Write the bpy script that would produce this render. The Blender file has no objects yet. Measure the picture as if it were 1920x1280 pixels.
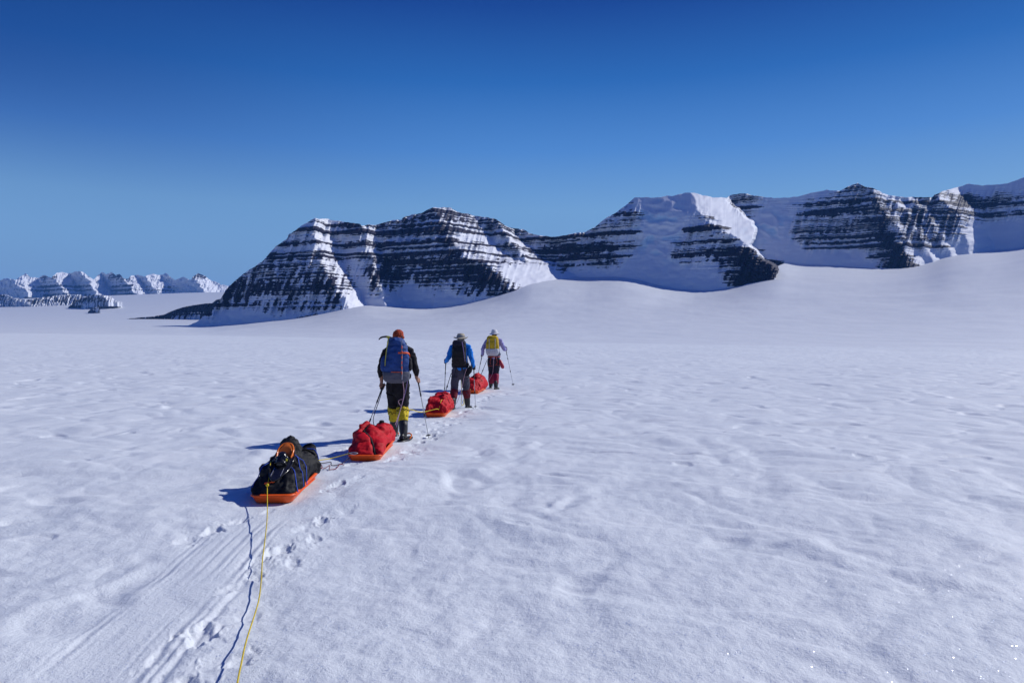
import bpy, math, random
import numpy as np
from mathutils import Vector, Matrix
from mathutils.bvhtree import BVHTree
from mathutils.geometry import delaunay_2d_cdt

R = math.radians
scene = bpy.context.scene
COL = scene.collection

# ------------------------------------------------------------------ camera, sky, sun, exposure
EYE = 1.75
FPX, CX, HY = 1280.0, 960.0, 620.0           # focal length, centre column and eye-level row of the 1920x1280 photograph
cam_data = bpy.data.cameras.new('camera')
cam = bpy.data.objects.new('camera', cam_data)
COL.objects.link(cam)
cam.location = (0, 0, EYE)
cam.rotation_euler = (R(90), 0, 0)
cam_data.sensor_width = 36
cam_data.lens = 24
cam_data.shift_y = -20 / 1920
cam_data.clip_start = 0.05
cam_data.clip_end = 90000
scene.camera = cam

SUN_EL, SUN_AZ = R(37.5), R(24)              # azimuth measured from +x towards +y
SUN_DIR = Vector((math.cos(SUN_EL) * math.cos(SUN_AZ), math.cos(SUN_EL) * math.sin(SUN_AZ), math.sin(SUN_EL)))
world = bpy.data.worlds.new('World')
scene.world = world
world.use_nodes = True
wn, wl = world.node_tree.nodes, world.node_tree.links
bg = wn['Background']
sky = wn.new('ShaderNodeTexSky')
sky.sky_type = 'NISHITA'
sky.sun_disc = False
sky.sun_elevation = SUN_EL
sky.sun_rotation = math.pi / 2 - SUN_AZ
sky.altitude = 2200
sky.air_density = 1.0
sky.dust_density = 0.0
sky.ozone_density = 4.0
# grade of the daylight sky: deep polar blue overhead, pale towards the horizon
sepc = wn.new('ShaderNodeSeparateColor'); wl.new(sky.outputs['Color'], sepc.inputs['Color'])
comb = wn.new('ShaderNodeCombineColor')
for ch, (p, k, cap) in {'Red': (2.6, 0.0049, 0.30), 'Green': (2.0, 0.0042, 0.46), 'Blue': (1.35, 0.0135, 0.72)}.items():
    pw = wn.new('ShaderNodeMath'); pw.operation = 'POWER'; pw.inputs[1].default_value = p; wl.new(sepc.outputs[ch], pw.inputs[0])
    ml = wn.new('ShaderNodeMath'); ml.operation = 'MULTIPLY'; ml.inputs[1].default_value = k; wl.new(pw.outputs[0], ml.inputs[0])
    mn = wn.new('ShaderNodeMath'); mn.operation = 'MINIMUM'; mn.inputs[1].default_value = cap; wl.new(ml.outputs[0], mn.inputs[0])
    wl.new(mn.outputs[0], comb.inputs[ch])
tc = wn.new('ShaderNodeTexCoord'); sx = wn.new('ShaderNodeSeparateXYZ'); wl.new(tc.outputs['Generated'], sx.inputs[0])
ramp = wn.new('ShaderNodeValToRGB'); wl.new(sx.outputs['Z'], ramp.inputs['Fac'])
stops = [(0.0, (.30, .54, .82)), (.09, (.245, .475, .78)), (.173, (.22, .465, .80)), (.253, (.10, .31, .75)), (.341, (.029, .172, .55)), (.43, (.010, .070, .34)), (.6, (.005, .043, .33)), (1.0, (.003, .024, .28))]
while len(ramp.color_ramp.elements) < len(stops): ramp.color_ramp.elements.new(0.5)
for e, (p, c) in zip(ramp.color_ramp.elements, stops): e.position = p; e.color = (*c, 1)
skymix = wn.new('ShaderNodeMix'); skymix.data_type = 'RGBA'; skymix.inputs['Factor'].default_value = 0.75
wl.new(comb.outputs['Color'], skymix.inputs['A']); wl.new(ramp.outputs['Color'], skymix.inputs['B'])
# the clear sky is darkest about a right angle away from the sun
dt = wn.new('ShaderNodeVectorMath'); dt.operation = 'DOT_PRODUCT'; dt.inputs[1].default_value = tuple(SUN_DIR); wl.new(tc.outputs['Generated'], dt.inputs[0])
def wrange(v, a, b, c, d):
    n = wn.new('ShaderNodeMapRange'); n.interpolation_type = 'SMOOTHSTEP'
    for k, x in (('From Min', a), ('From Max', b), ('To Min', c), ('To Max', d)): n.inputs[k].default_value = x
    wl.new(v, n.inputs['Value']); return n.outputs['Result']
away = wn.new('ShaderNodeMath'); away.operation = 'MULTIPLY'
wl.new(wrange(dt.outputs['Value'], -0.1, 0.5, 1.0, 0.0), away.inputs[0]); wl.new(wrange(sx.outputs['Z'], 0.10, 0.33, 0.0, 1.0), away.inputs[1])
dark = wn.new('ShaderNodeMix'); dark.data_type = 'RGBA'; dark.blend_type = 'MULTIPLY'
wl.new(away.outputs[0], dark.inputs['Factor']); wl.new(skymix.outputs['Result'], dark.inputs['A']); dark.inputs['B'].default_value = (.38, .44, .60, 1)
scl = wn.new('ShaderNodeVectorMath'); scl.operation = 'SCALE'; scl.inputs['Scale'].default_value = 11.0
wl.new(dark.outputs['Result'], scl.inputs[0])
wl.new(scl.outputs['Vector'], bg.inputs['Color'])
bg.inputs['Strength'].default_value = 0.1

sun_data = bpy.data.lights.new('sun', 'SUN')
sun_data.energy = 3.9
sun_data.angle = R(0.5)
sun_data.color = (1.0, 0.98, 0.95)
sun = bpy.data.objects.new('sun', sun_data)
COL.objects.link(sun)
sun.rotation_euler = SUN_DIR.to_track_quat('Z', 'Y').to_euler()

scene.view_settings.view_transform = 'Standard'
scene.view_settings.look = 'None'
scene.view_settings.exposure = 0.0
scene.view_settings.gamma = 1.0
scene.cycles.use_denoising = True
scene.cycles.max_bounces = 6
scene.cycles.diffuse_bounces = 2
scene.cycles.use_adaptive_sampling = False
scene.cycles.volume_bounces = 0

# ------------------------------------------------------------------ numpy noise
def _hash(ix, iy, iz, seed):
    h = (ix.astype(np.int64) * 374761393 + iy.astype(np.int64) * 668265263 + iz.astype(np.int64) * 2147483647 + seed * 974634557) & 0xffffffff
    h = ((h ^ (h >> 13)) * 1274126177) & 0xffffffff
    h = ((h ^ (h >> 16)) * 2246822519) & 0xffffffff
    h = h ^ (h >> 15)
    return (h & 0xffff).astype(np.float64) / 65535.0 * 2 - 1

def noise2(x, y, seed=0):
    x = np.asarray(x, float); y = np.asarray(y, float)
    ix = np.floor(x); iy = np.floor(y); fx = x - ix; fy = y - iy
    u = fx * fx * fx * (fx * (fx * 6 - 15) + 10); v = fy * fy * fy * (fy * (fy * 6 - 15) + 10)
    z = np.zeros_like(ix)
    def g(dx, dy):
        a = _hash(ix + dx, iy + dy, z, seed) * math.pi
        return np.cos(a) * (fx - dx) + np.sin(a) * (fy - dy)
    a, b, c, d = g(0, 0), g(1, 0), g(0, 1), g(1, 1)
    return 1.5 * (a + (b - a) * u + (c - a) * v + (a - b - c + d) * u * v)

def noise3(p, seed=0):
    p = np.asarray(p, float)
    i = np.floor(p); f = p - i
    u = f * f * f * (f * (f * 6 - 15) + 10)
    out = 0
    for dx in (0, 1):
        for dy in (0, 1):
            for dz in (0, 1):
                w = (u[:, 0] if dx else 1 - u[:, 0]) * (u[:, 1] if dy else 1 - u[:, 1]) * (u[:, 2] if dz else 1 - u[:, 2])
                out = out + w * _hash(i[:, 0] + dx, i[:, 1] + dy, i[:, 2] + dz, seed)
    return out

def fbm2(x, y, octaves=4, seed=0, gain=0.5):
    s, a = 0, 1.0
    for o in range(octaves):
        s = s + a * noise2(x * 2 ** o, y * 2 ** o, seed + o * 17); a *= gain
    return s

def sstep(a, b, x):
    t = np.clip((x - a) / (b - a), 0, 1)
    return t * t * (3 - 2 * t)

# ------------------------------------------------------------------ object helpers
def tag(o, label=None, cat=None, group=None, kind=None):
    if label: o['label'] = label
    if cat: o['category'] = cat
    if group: o['group'] = group
    if kind: o['kind'] = kind
    return o

def link(name, me, mats=(), parent=None):
    o = bpy.data.objects.new(name, me)
    COL.objects.link(o)
    for m in mats if isinstance(mats, (list, tuple)) else (mats,):
        me.materials.append(m)
    if parent: o.parent = parent
    return o

def grid_mesh(name, V, nr, nc, attrs=None, smooth=True):
    """V: (nr*nc,3) vertices laid out row by row."""
    me = bpy.data.meshes.new(name)
    idx = np.arange(nr * nc).reshape(nr, nc)
    q = np.stack([idx[:-1, :-1], idx[:-1, 1:], idx[1:, 1:], idx[1:, :-1]], -1).reshape(-1, 4)
    me.vertices.add(len(V)); me.vertices.foreach_set('co', V.astype(np.float32).ravel())
    me.loops.add(q.size); me.loops.foreach_set('vertex_index', q.ravel().astype(np.int32))
    me.polygons.add(len(q)); me.polygons.foreach_set('loop_start', np.arange(0, q.size, 4, dtype=np.int32))
    if smooth: me.polygons.foreach_set('use_smooth', np.ones(len(q), bool))
    for k, a in (attrs or {}).items():
        at = me.attributes.new(k, 'FLOAT', 'POINT'); at.data.foreach_set('value', a.astype(np.float32).ravel())
    me.update(calc_edges=True)
    return me

# ------------------------------------------------------------------ materials
def new_mat(name):
    m = bpy.data.materials.new(name); m.use_nodes = True
    return m, m.node_tree.nodes, m.node_tree.links, m.node_tree.nodes['Principled BSDF']

def noise_node(N, L, coord, scale, detail=4, rough=0.55):
    n = N.new('ShaderNodeTexNoise'); n.inputs['Scale'].default_value = scale
    n.inputs['Detail'].default_value = detail; n.inputs['Roughness'].default_value = rough
    L.new(coord, n.inputs['Vector']); return n

def mathn(N, L, op, a, b=None, c=None):
    n = N.new('ShaderNodeMath'); n.operation = op
    for i, v in enumerate((a, b, c)):
        if v is None: continue
        if isinstance(v, (int, float)): n.inputs[i].default_value = v
        else: L.new(v, n.inputs[i])
    return n.outputs[0]

def mixc(N, L, f, a, b):
    n = N.new('ShaderNodeMix'); n.data_type = 'RGBA'
    for k, v in (('Factor', f), ('A', a), ('B', b)):
        if isinstance(v, (int, float)): n.inputs[k].default_value = v
        elif isinstance(v, tuple): n.inputs[k].default_value = (*v, 1)
        else: L.new(v, n.inputs[k])
    return n.outputs['Result']

def maprange(N, L, v, a, b, c=0.0, d=1.0):
    n = N.new('ShaderNodeMapRange'); n.clamp = True
    L.new(v, n.inputs['Value'])
    for k, x in (('From Min', a), ('From Max', b), ('To Min', c), ('To Max', d)): n.inputs[k].default_value = x
    return n.outputs['Result']

SNOW = (0.80, 0.83, 0.93)
def snow_material():
    m, N, L, P = new_mat('snow')
    co = N.new('ShaderNodeTexCoord').outputs['Object']
    cd = N.new('ShaderNodeNewGeometry').outputs['Position']
    fine = noise_node(N, L, co, 38, 5, 0.65)
    grain = noise_node(N, L, co, 160, 2, 0.7)
    patch = noise_node(N, L, co, 0.9, 4, 0.6)
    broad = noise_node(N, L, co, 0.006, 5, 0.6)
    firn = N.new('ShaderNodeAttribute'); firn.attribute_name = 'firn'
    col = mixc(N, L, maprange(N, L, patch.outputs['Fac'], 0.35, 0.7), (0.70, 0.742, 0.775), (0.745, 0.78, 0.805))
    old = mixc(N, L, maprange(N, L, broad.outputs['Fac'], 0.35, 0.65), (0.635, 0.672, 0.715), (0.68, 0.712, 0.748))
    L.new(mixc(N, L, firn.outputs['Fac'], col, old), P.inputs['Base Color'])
    P.inputs['Roughness'].default_value = 0.55
    P.inputs['Specular IOR Level'].default_value = 0.25
    b1 = N.new('ShaderNodeBump'); b1.inputs['Strength'].default_value = 0.7; b1.inputs['Distance'].default_value = 0.012
    L.new(fine.outputs['Fac'], b1.inputs['Height'])
    b2 = N.new('ShaderNodeBump'); b2.inputs['Strength'].default_value = 0.8; b2.inputs['Distance'].default_value = 0.0035
    L.new(grain.outputs['Fac'], b2.inputs['Height']); L.new(b1.outputs['Normal'], b2.inputs['Normal'])
    L.new(b2.outputs['Normal'], P.inputs['Normal'])
    # scattered ice crystals: a few grains turn a mirror-like face to the light
    vo = N.new('ShaderNodeTexVoronoi'); vo.inputs['Scale'].default_value = 75
    L.new(co, vo.inputs['Vector'])
    sep = N.new('ShaderNodeSeparateColor'); L.new(vo.outputs['Color'], sep.inputs['Color'])
    small = mathn(N, L, 'LESS_THAN', vo.outputs['Distance'], 0.26)
    rare = mathn(N, L, 'GREATER_THAN', sep.outputs['Blue'], 0.88)
    mask = mathn(N, L, 'MULTIPLY', small, rare)
    ctr = N.new('ShaderNodeVectorMath'); ctr.operation = 'SUBTRACT'; ctr.inputs[1].default_value = (0.5, 0.5, -0.35)
    L.new(vo.outputs['Color'], ctr.inputs[0])
    nrm = N.new('ShaderNodeVectorMath'); nrm.operation = 'NORMALIZE'; L.new(ctr.outputs[0], nrm.inputs[0])
    gl = N.new('ShaderNodeBsdfAnisotropic'); gl.inputs['Roughness'].default_value = 0.28
    gl.inputs['Color'].default_value = (0.9, 0.93, 1, 1); L.new(nrm.outputs[0], gl.inputs['Normal'])
    mx = N.new('ShaderNodeMixShader'); L.new(mask, mx.inputs['Fac'])
    L.new(P.outputs[0], mx.inputs[1]); L.new(gl.outputs[0], mx.inputs[2])
    L.new(mx.outputs[0], N['Material Output'].inputs['Surface'])
    return m

def mountain_material(name, nscale, rock_a, rock_b, ice=True):
    m, N, L, P = new_mat(name)
    co = N.new('ShaderNodeTexCoord').outputs['Object']
    at = N.new('ShaderNodeAttribute'); at.attribute_name = 'rock'
    n1 = noise_node(N, L, co, nscale, 5, 0.65)
    v = mathn(N, L, 'ADD', at.outputs['Fac'], mathn(N, L, 'MULTIPLY', mathn(N, L, 'SUBTRACT', n1.outputs['Fac'], 0.5), 0.6))
    f = maprange(N, L, v, -0.03, 0.09)
    n2 = noise_node(N, L, co, nscale * 0.35, 4, 0.6)
    rock = mixc(N, L, maprange(N, L, n2.outputs['Fac'], 0.3, 0.7), rock_a, rock_b)
    ai = N.new('ShaderNodeAttribute'); ai.attribute_name = 'ice'
    sn = mixc(N, L, ai.outputs['Fac'], (0.74, 0.765, 0.83), (0.50, 0.69, 0.82))
    L.new(mixc(N, L, f, sn, rock), P.inputs['Base Color'])
    P.inputs['Roughness'].default_value = 0.7
    P.inputs['Specular IOR Level'].default_value = 0.15
    b = N.new('ShaderNodeBump'); b.inputs['Strength'].default_value = 0.5; b.inputs['Distance'].default_value = 0.35 / nscale
    L.new(n1.outputs['Fac'], b.inputs['Height']); L.new(maprange(N, L, f, 0, 1, 0.06, 0.5), b.inputs['Strength']); L.new(b.outputs['Normal'], P.inputs['Normal'])
    return m

M_SNOW = snow_material()
M_ROCK = mountain_material('snowy_basalt', 0.045, (0.012, 0.012, 0.028), (0.032, 0.028, 0.050))
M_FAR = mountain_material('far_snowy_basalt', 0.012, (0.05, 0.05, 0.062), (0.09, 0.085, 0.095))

# ------------------------------------------------------------------ mountains: spurs built from planes, strata benches, gullies
def V_(X, Y):
    return np.stack([(X - CX) / FPX, np.ones_like(X), (HY - Y) / FPX], -1)

def plane_depth(n, P0, v):
    nv = v @ n
    d = np.full(nv.shape, 1e6)
    ok = nv < -1e-3
    d[ok] = (P0 @ n) / nv[ok]
    return np.where(d < 0, 1e6, d)

N_SH = np.array([-0.40, -0.72, 0.57]); N_SH /= np.linalg.norm(N_SH)

def spur(X, Y, crest, d_top, nL, nR, clipR=None):
    """crest: pixel polyline from summit to foot of the spur; its left face is the plane nL, its right face is nR turned to hold the crest."""
    cr = np.array(crest, float)
    nL = np.array(nL, float); nL /= np.linalg.norm(nL)
    vt = V_(cr[0, 0], cr[0, 1]); vb = V_(cr[-1, 0], cr[-1, 1])
    Pt = vt * d_top
    d_bot = (Pt @ nL) / (vb @ nL)
    Pb = vb * d_bot
    c = Pb - Pt; c /= np.linalg.norm(c)
    nR = np.array(nR, float); nR = nR - (nR @ c) * c; nR /= np.linalg.norm(nR)
    straight = cr[0, 0] + (cr[-1, 0] - cr[0, 0]) * (cr[:, 1] - cr[0, 1]) / (cr[-1, 1] - cr[0, 1])
    off = np.interp(Y, cr[:, 1], cr[:, 0] - straight)
    v = V_(X - off, Y)
    d = np.maximum(plane_depth(nL, Pt, v), plane_depth(nR, Pt, v))
    if clipR is not None:
        cl = np.array(clipR, float)
        d = np.where(X > np.interp(Y, cl[:, 1], cl[:, 0]), 1e6, d)
    return d

def blend_controls(X, Y, pts, sx, sy):
    num = np.zeros_like(X); den = np.full_like(X, 1e-9)
    for (px, py, v) in pts:
        w = np.exp(-((X - px) / sx) ** 2 - ((Y - py) / sy) ** 2) + 1e-7 / (1 + ((X - px) / sx) ** 2 + ((Y - py) / sy) ** 2)
        num += w * v; den += w
    return num / den

def blur(a, n, axis):
    for _ in range(n):
        p = np.concatenate([np.take(a, [0], axis), a, np.take(a, [-1], axis)], axis)
        s = [slice(None)] * 2
        def sl(i, j): t = list(s); t[axis] = slice(i, j); return p[tuple(t)]
        a = 0.25 * sl(0, -2) + 0.5 * sl(1, -1) + 0.25 * sl(2, None)
    return a

def relief(name, mat, skyline, foot, depth_fn, rock_fn, cols, rows, jag=1.2, ice_fn=None, skirt=40.0, back=900.0, under=0.0):
    sk = np.array(skyline, float); ft = np.array(foot, float)
    xs = np.linspace(sk[0, 0], sk[-1, 0], cols)
    ys = np.interp(xs, sk[:, 0], sk[:, 1]) + jag * fbm2(xs / 14, xs * 0 + 3.3, 4, 5)
    yf = np.interp(xs, ft[:, 0], ft[:, 1]) + under
    ys = np.minimum(ys, yf - 0.6)
    v = np.linspace(0, 1, rows)[:, None]
    X = np.repeat(xs[None, :], rows, 0)
    Y = yf[None, :] + (ys - yf)[None, :] * v
    D = depth_fn(X, Y)
    Z = EYE + (HY - Y) / FPX * D
    rock = rock_fn(X, Y, Z, D)
    ice = ice_fn(X, Y) if ice_fn else np.zeros_like(X)
    P = np.stack([(X - CX) / FPX * D, D, Z], -1)
    foot_line = (xs, yf, D[0].copy())
    # below the foot: a skirt that sinks under the glacier; behind the crest: a back slope
    lo = P[0].copy(); lo[:, 2] -= skirt; lo[:, 1] -= skirt * 0.3; lo[:, 0] -= skirt * 0.3 * (xs - CX) / FPX
    rowsP = [lo[None]] + [P]; ra = [rock[:1]] + [rock]; ia = [ice[:1], ice]
    top = P[-1]
    for k in (0.03, 0.12, 0.4, 1.0):
        b = top.copy(); s = 1 + back * k / top[:, 1]
        b[:, 0] *= s; b[:, 1] *= s
        b[:, 2] = top[:, 2] - (top[:, 2] + 60) * (k ** 1.1) 
        rowsP.append(b[None]); ra.append(-np.ones_like(rock[:1])); ia.append(ice[:1] * 0)
    V = np.concatenate(rowsP, 0); A = np.concatenate(ra, 0); I = np.concatenate(ia, 0)
    me = grid_mesh(name, V.reshape(-1, 3), V.shape[0], V.shape[1], {'rock': A, 'ice': I})
    o = link(name, me, mat)
    return o, foot_line

SKY = [(343, 613.5), (367, 604), (395, 583), (412, 562), (426, 540), (443, 524), (460, 510), (478, 499), (493, 489), (505, 475), (517, 461), (539, 447), (541, 440), (559, 428), (575, 418), (590, 409),
       (600, 410), (617, 411), (628, 414), (640, 416), (675, 419), (678, 423), (705, 421), (722, 417), (737, 413), (752, 412), (756, 408), (777, 402), (790, 400), (807, 391), (811, 389), (846, 389), (850, 393), (870, 400), (887, 404), (908, 407), (931, 411), (940, 418), (952, 425),
       (968, 429), (982, 430), (993, 437), (1013, 442), (1039, 444), (1060, 441), (1078, 437), (1098, 435), (1116, 425), (1134, 411), (1157, 397), (1172, 386), (1190, 371), (1200, 370), (1227, 371), (1250, 368), (1269, 366), (1283, 361),
       (1297, 361), (1325, 368), (1345, 371), (1362, 371), (1370, 366), (1384, 363), (1399, 363), (1424, 368), (1452, 372), (1475, 371), (1497, 368), (1525, 361), (1552, 356), (1573, 358), (1590, 350), (1608, 344), (1622, 350), (1636, 352), (1648, 358), (1655, 363),
       (1675, 367), (1692, 369), (1720, 370), (1747, 370), (1752, 365), (1760, 362), (1775, 356), (1790, 352), (1800, 350), (1817, 345), (1830, 346), (1844, 348), (1865, 346), (1887, 345), (1905, 338), (1920, 333), (1960, 322), (2040, 330), (2120, 345)]
FOOT = [(343, 614.5), (420, 610), (480, 604), (540, 598), (595, 592), (625, 584), (650, 574), (675, 568), (700, 567), (730, 571), (760, 577), (783, 580), (820, 578), (855, 573), (887, 567), (925, 556), (952, 541), (968, 533), (985, 527), (1000, 523), (1007, 522), (1013, 522), (1040, 523),
        (1072, 523), (1110, 521), (1150, 517), (1172, 516), (1190, 518), (1202, 527), (1241, 538), (1283, 545), (1326, 546), (1368, 542), (1392, 537), (1410, 528), (1430, 521), (1453, 511), (1465, 503), (1480, 497), (1500, 495), (1535, 495), (1590, 499), (1644, 503), (1692, 504), (1708, 500), (1730, 493), (1770, 485),
        (1800, 478), (1820, 471), (1839, 470), (1879, 472), (1920, 464), (1990, 452), (2120, 440)]

S1 = [(590, 409), (595, 461), (602, 494), (628, 534), (648, 565)]
S1B = [(678, 419), (683, 443), (695, 479), (706, 515), (716, 545)]
S2 = [(814, 392), (839, 432), (850, 457), (880, 483), (920, 497), (953, 534)]
S3 = [(1297, 361), (1311, 397), (1334, 417), (1368, 438), (1399, 456), (1432, 485), (1455, 509)]
S3CLIP = [(1362, 340), (1366, 371), (1380, 385), (1393, 400), (1408, 416), (1415, 432), (1414, 448), (1409, 458), (1424, 472), (1432, 485), (1456, 500), (1456, 600)]
S4 = [(1636, 350), (1649, 378), (1660, 402), (1684, 426), (1698, 451), (1708, 498)]
S4B = [(1655, 363), (1690, 388), (1712, 420), (1736, 458), (1742, 478)]
S4C = [(1700, 369), (1735, 395), (1752, 420), (1775, 462), (1785, 480)]
S4D = [(1752, 366), (1788, 390), (1800, 410), (1808, 440), (1818, 472)]
S2B = [(930, 411), (950, 440), (975, 470), (992, 500), (1000, 516)]

BANDS = None
def strata(Z, X):
    zz = Z + 0.012 * (X - 960) + 5 * noise2(X / 60, Z / 60, 31)
    g = lambda z0, w: np.exp(-((zz - z0) / w) ** 2)
    b = 0.62 * noise2(zz / 18, X / 300, 7) + 0.45 * noise2(zz / 52, X / 220, 9) + 1.15 * noise2(zz / 8.6, X / 240, 11) + 0.3 * noise2(zz / 6.0, X / 90, 12)
    b = b * (0.75 + 0.7 * noise2(X / 45, Z / 70, 14))
    b = b + 1.3 * g(700, 12) + 1.0 * g(598, 9) - 0.7 * g(726, 11) - 0.6 * g(648, 24) + 0.8 * g(520, 8) - 0.4 * g(556, 14) + 1.1 * g(1130, 13) - 0.6 * g(1158, 12) + 0.7 * g(1030, 10) - 0.4 * g(1085, 18)
    return b

def main_depth(X, Y):
    warp = 5.0 * fbm2(X / 40, Y / 30, 3, 61) + 2.0 * fbm2(X / 16, Y / 10, 2, 62)
    Xw = X + warp
    lit = (0.72, -0.28, 0.60)
    d = spur(Xw, Y, S1, 4800, N_SH, lit)
    d = np.minimum(d, spur(Xw, Y, S1B, 4880, N_SH, lit))
    d = np.minimum(d, spur(Xw, Y, S2, 4900, N_SH, (0.50, -0.55, 0.66)))
    d = np.minimum(d, spur(Xw, Y, S2B, 5060, N_SH, lit))
    d = np.minimum(d, spur(Xw, Y, S3, 4850, N_SH, (0.35, -0.62, 0.70), S3CLIP))
    nsr = (-0.46, -0.69, 0.55)
    nsl = (-0.22, -0.78, 0.59)
    lit_e = (0.42, -0.62, 0.66)
    d = np.minimum(d, spur(Xw, Y, S4, 5900, nsr, lit_e))
    d = np.minimum(d, spur(Xw, Y, S4B, 5950, nsl, lit_e))
    d = np.minimum(d, spur(Xw, Y, S4C, 5990, nsl, lit_e))
    d = np.minimum(d, spur(Xw, Y, S4D, 6020, nsl, lit_e))
    n5 = np.array([-0.55, -0.63, 0.55]); n5 /= np.linalg.norm(n5)
    d = np.minimum(d, plane_depth(n5, V_(1920.0, 400.0) * 5930, V_(X, Y)))
    d = np.minimum(d, 9000)
    d = blur(blur(d, 3, 0), 3, 1)
    return d

def main_depth_full(X, Y):
    d = main_depth(X, Y)
    ice = ice_zone(X, Y)
    rk = blend_controls(X, Y, ROCKPTS, 17, 13)
    rough = np.clip(rk + 0.95, 0.03, 1.3)
    # gullies running down the fall line, rock ribs between them
    fall = X + 0.32 * (Y - 480)
    rib = 1 - np.abs(noise2(fall / 15, Y / 85, 21)) * 2
    rib2 = 1 - np.abs(noise2(fall / 6.5, Y / 40, 22)) * 2
    east = 1 + 0.9 * np.exp(-((X - 1742) / 60) ** 4)
    d = d - rough * east * (34 * rib + 9 * rib2)
    Z = EYE + (HY - Y) / FPX * d
    # benches: cliffs step out, snow ledges step back
    d = d - rough * 13 * strata(Z, X) - rough * 4 * fbm2(X / 5.5, Y / 3.0, 2, 44)
    d = d + ice * 20 * (np.abs(fbm2(X / 36, Y / 20, 2, 71)) - 0.3) + (1 - np.clip(rough, 0, 1)) * 6 * fbm2(X / 40, Y / 22, 2, 72)
    return d

def ice_zone(X, Y):
    a = np.exp(-((X - 1235) / 45) ** 4 - ((Y - 425) / 62) ** 4)
    b = np.exp(-((X - 1450) / 42) ** 2 - ((Y - 425) / 28) ** 2)
    return np.clip(a + b, 0, 1)

def ice_tone(X, Y):
    z = ice_zone(X, Y)
    n = fbm2(X / 36, Y / 20, 3, 71)
    return z * sstep(0.05, 0.55, n) * 0.9

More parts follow.
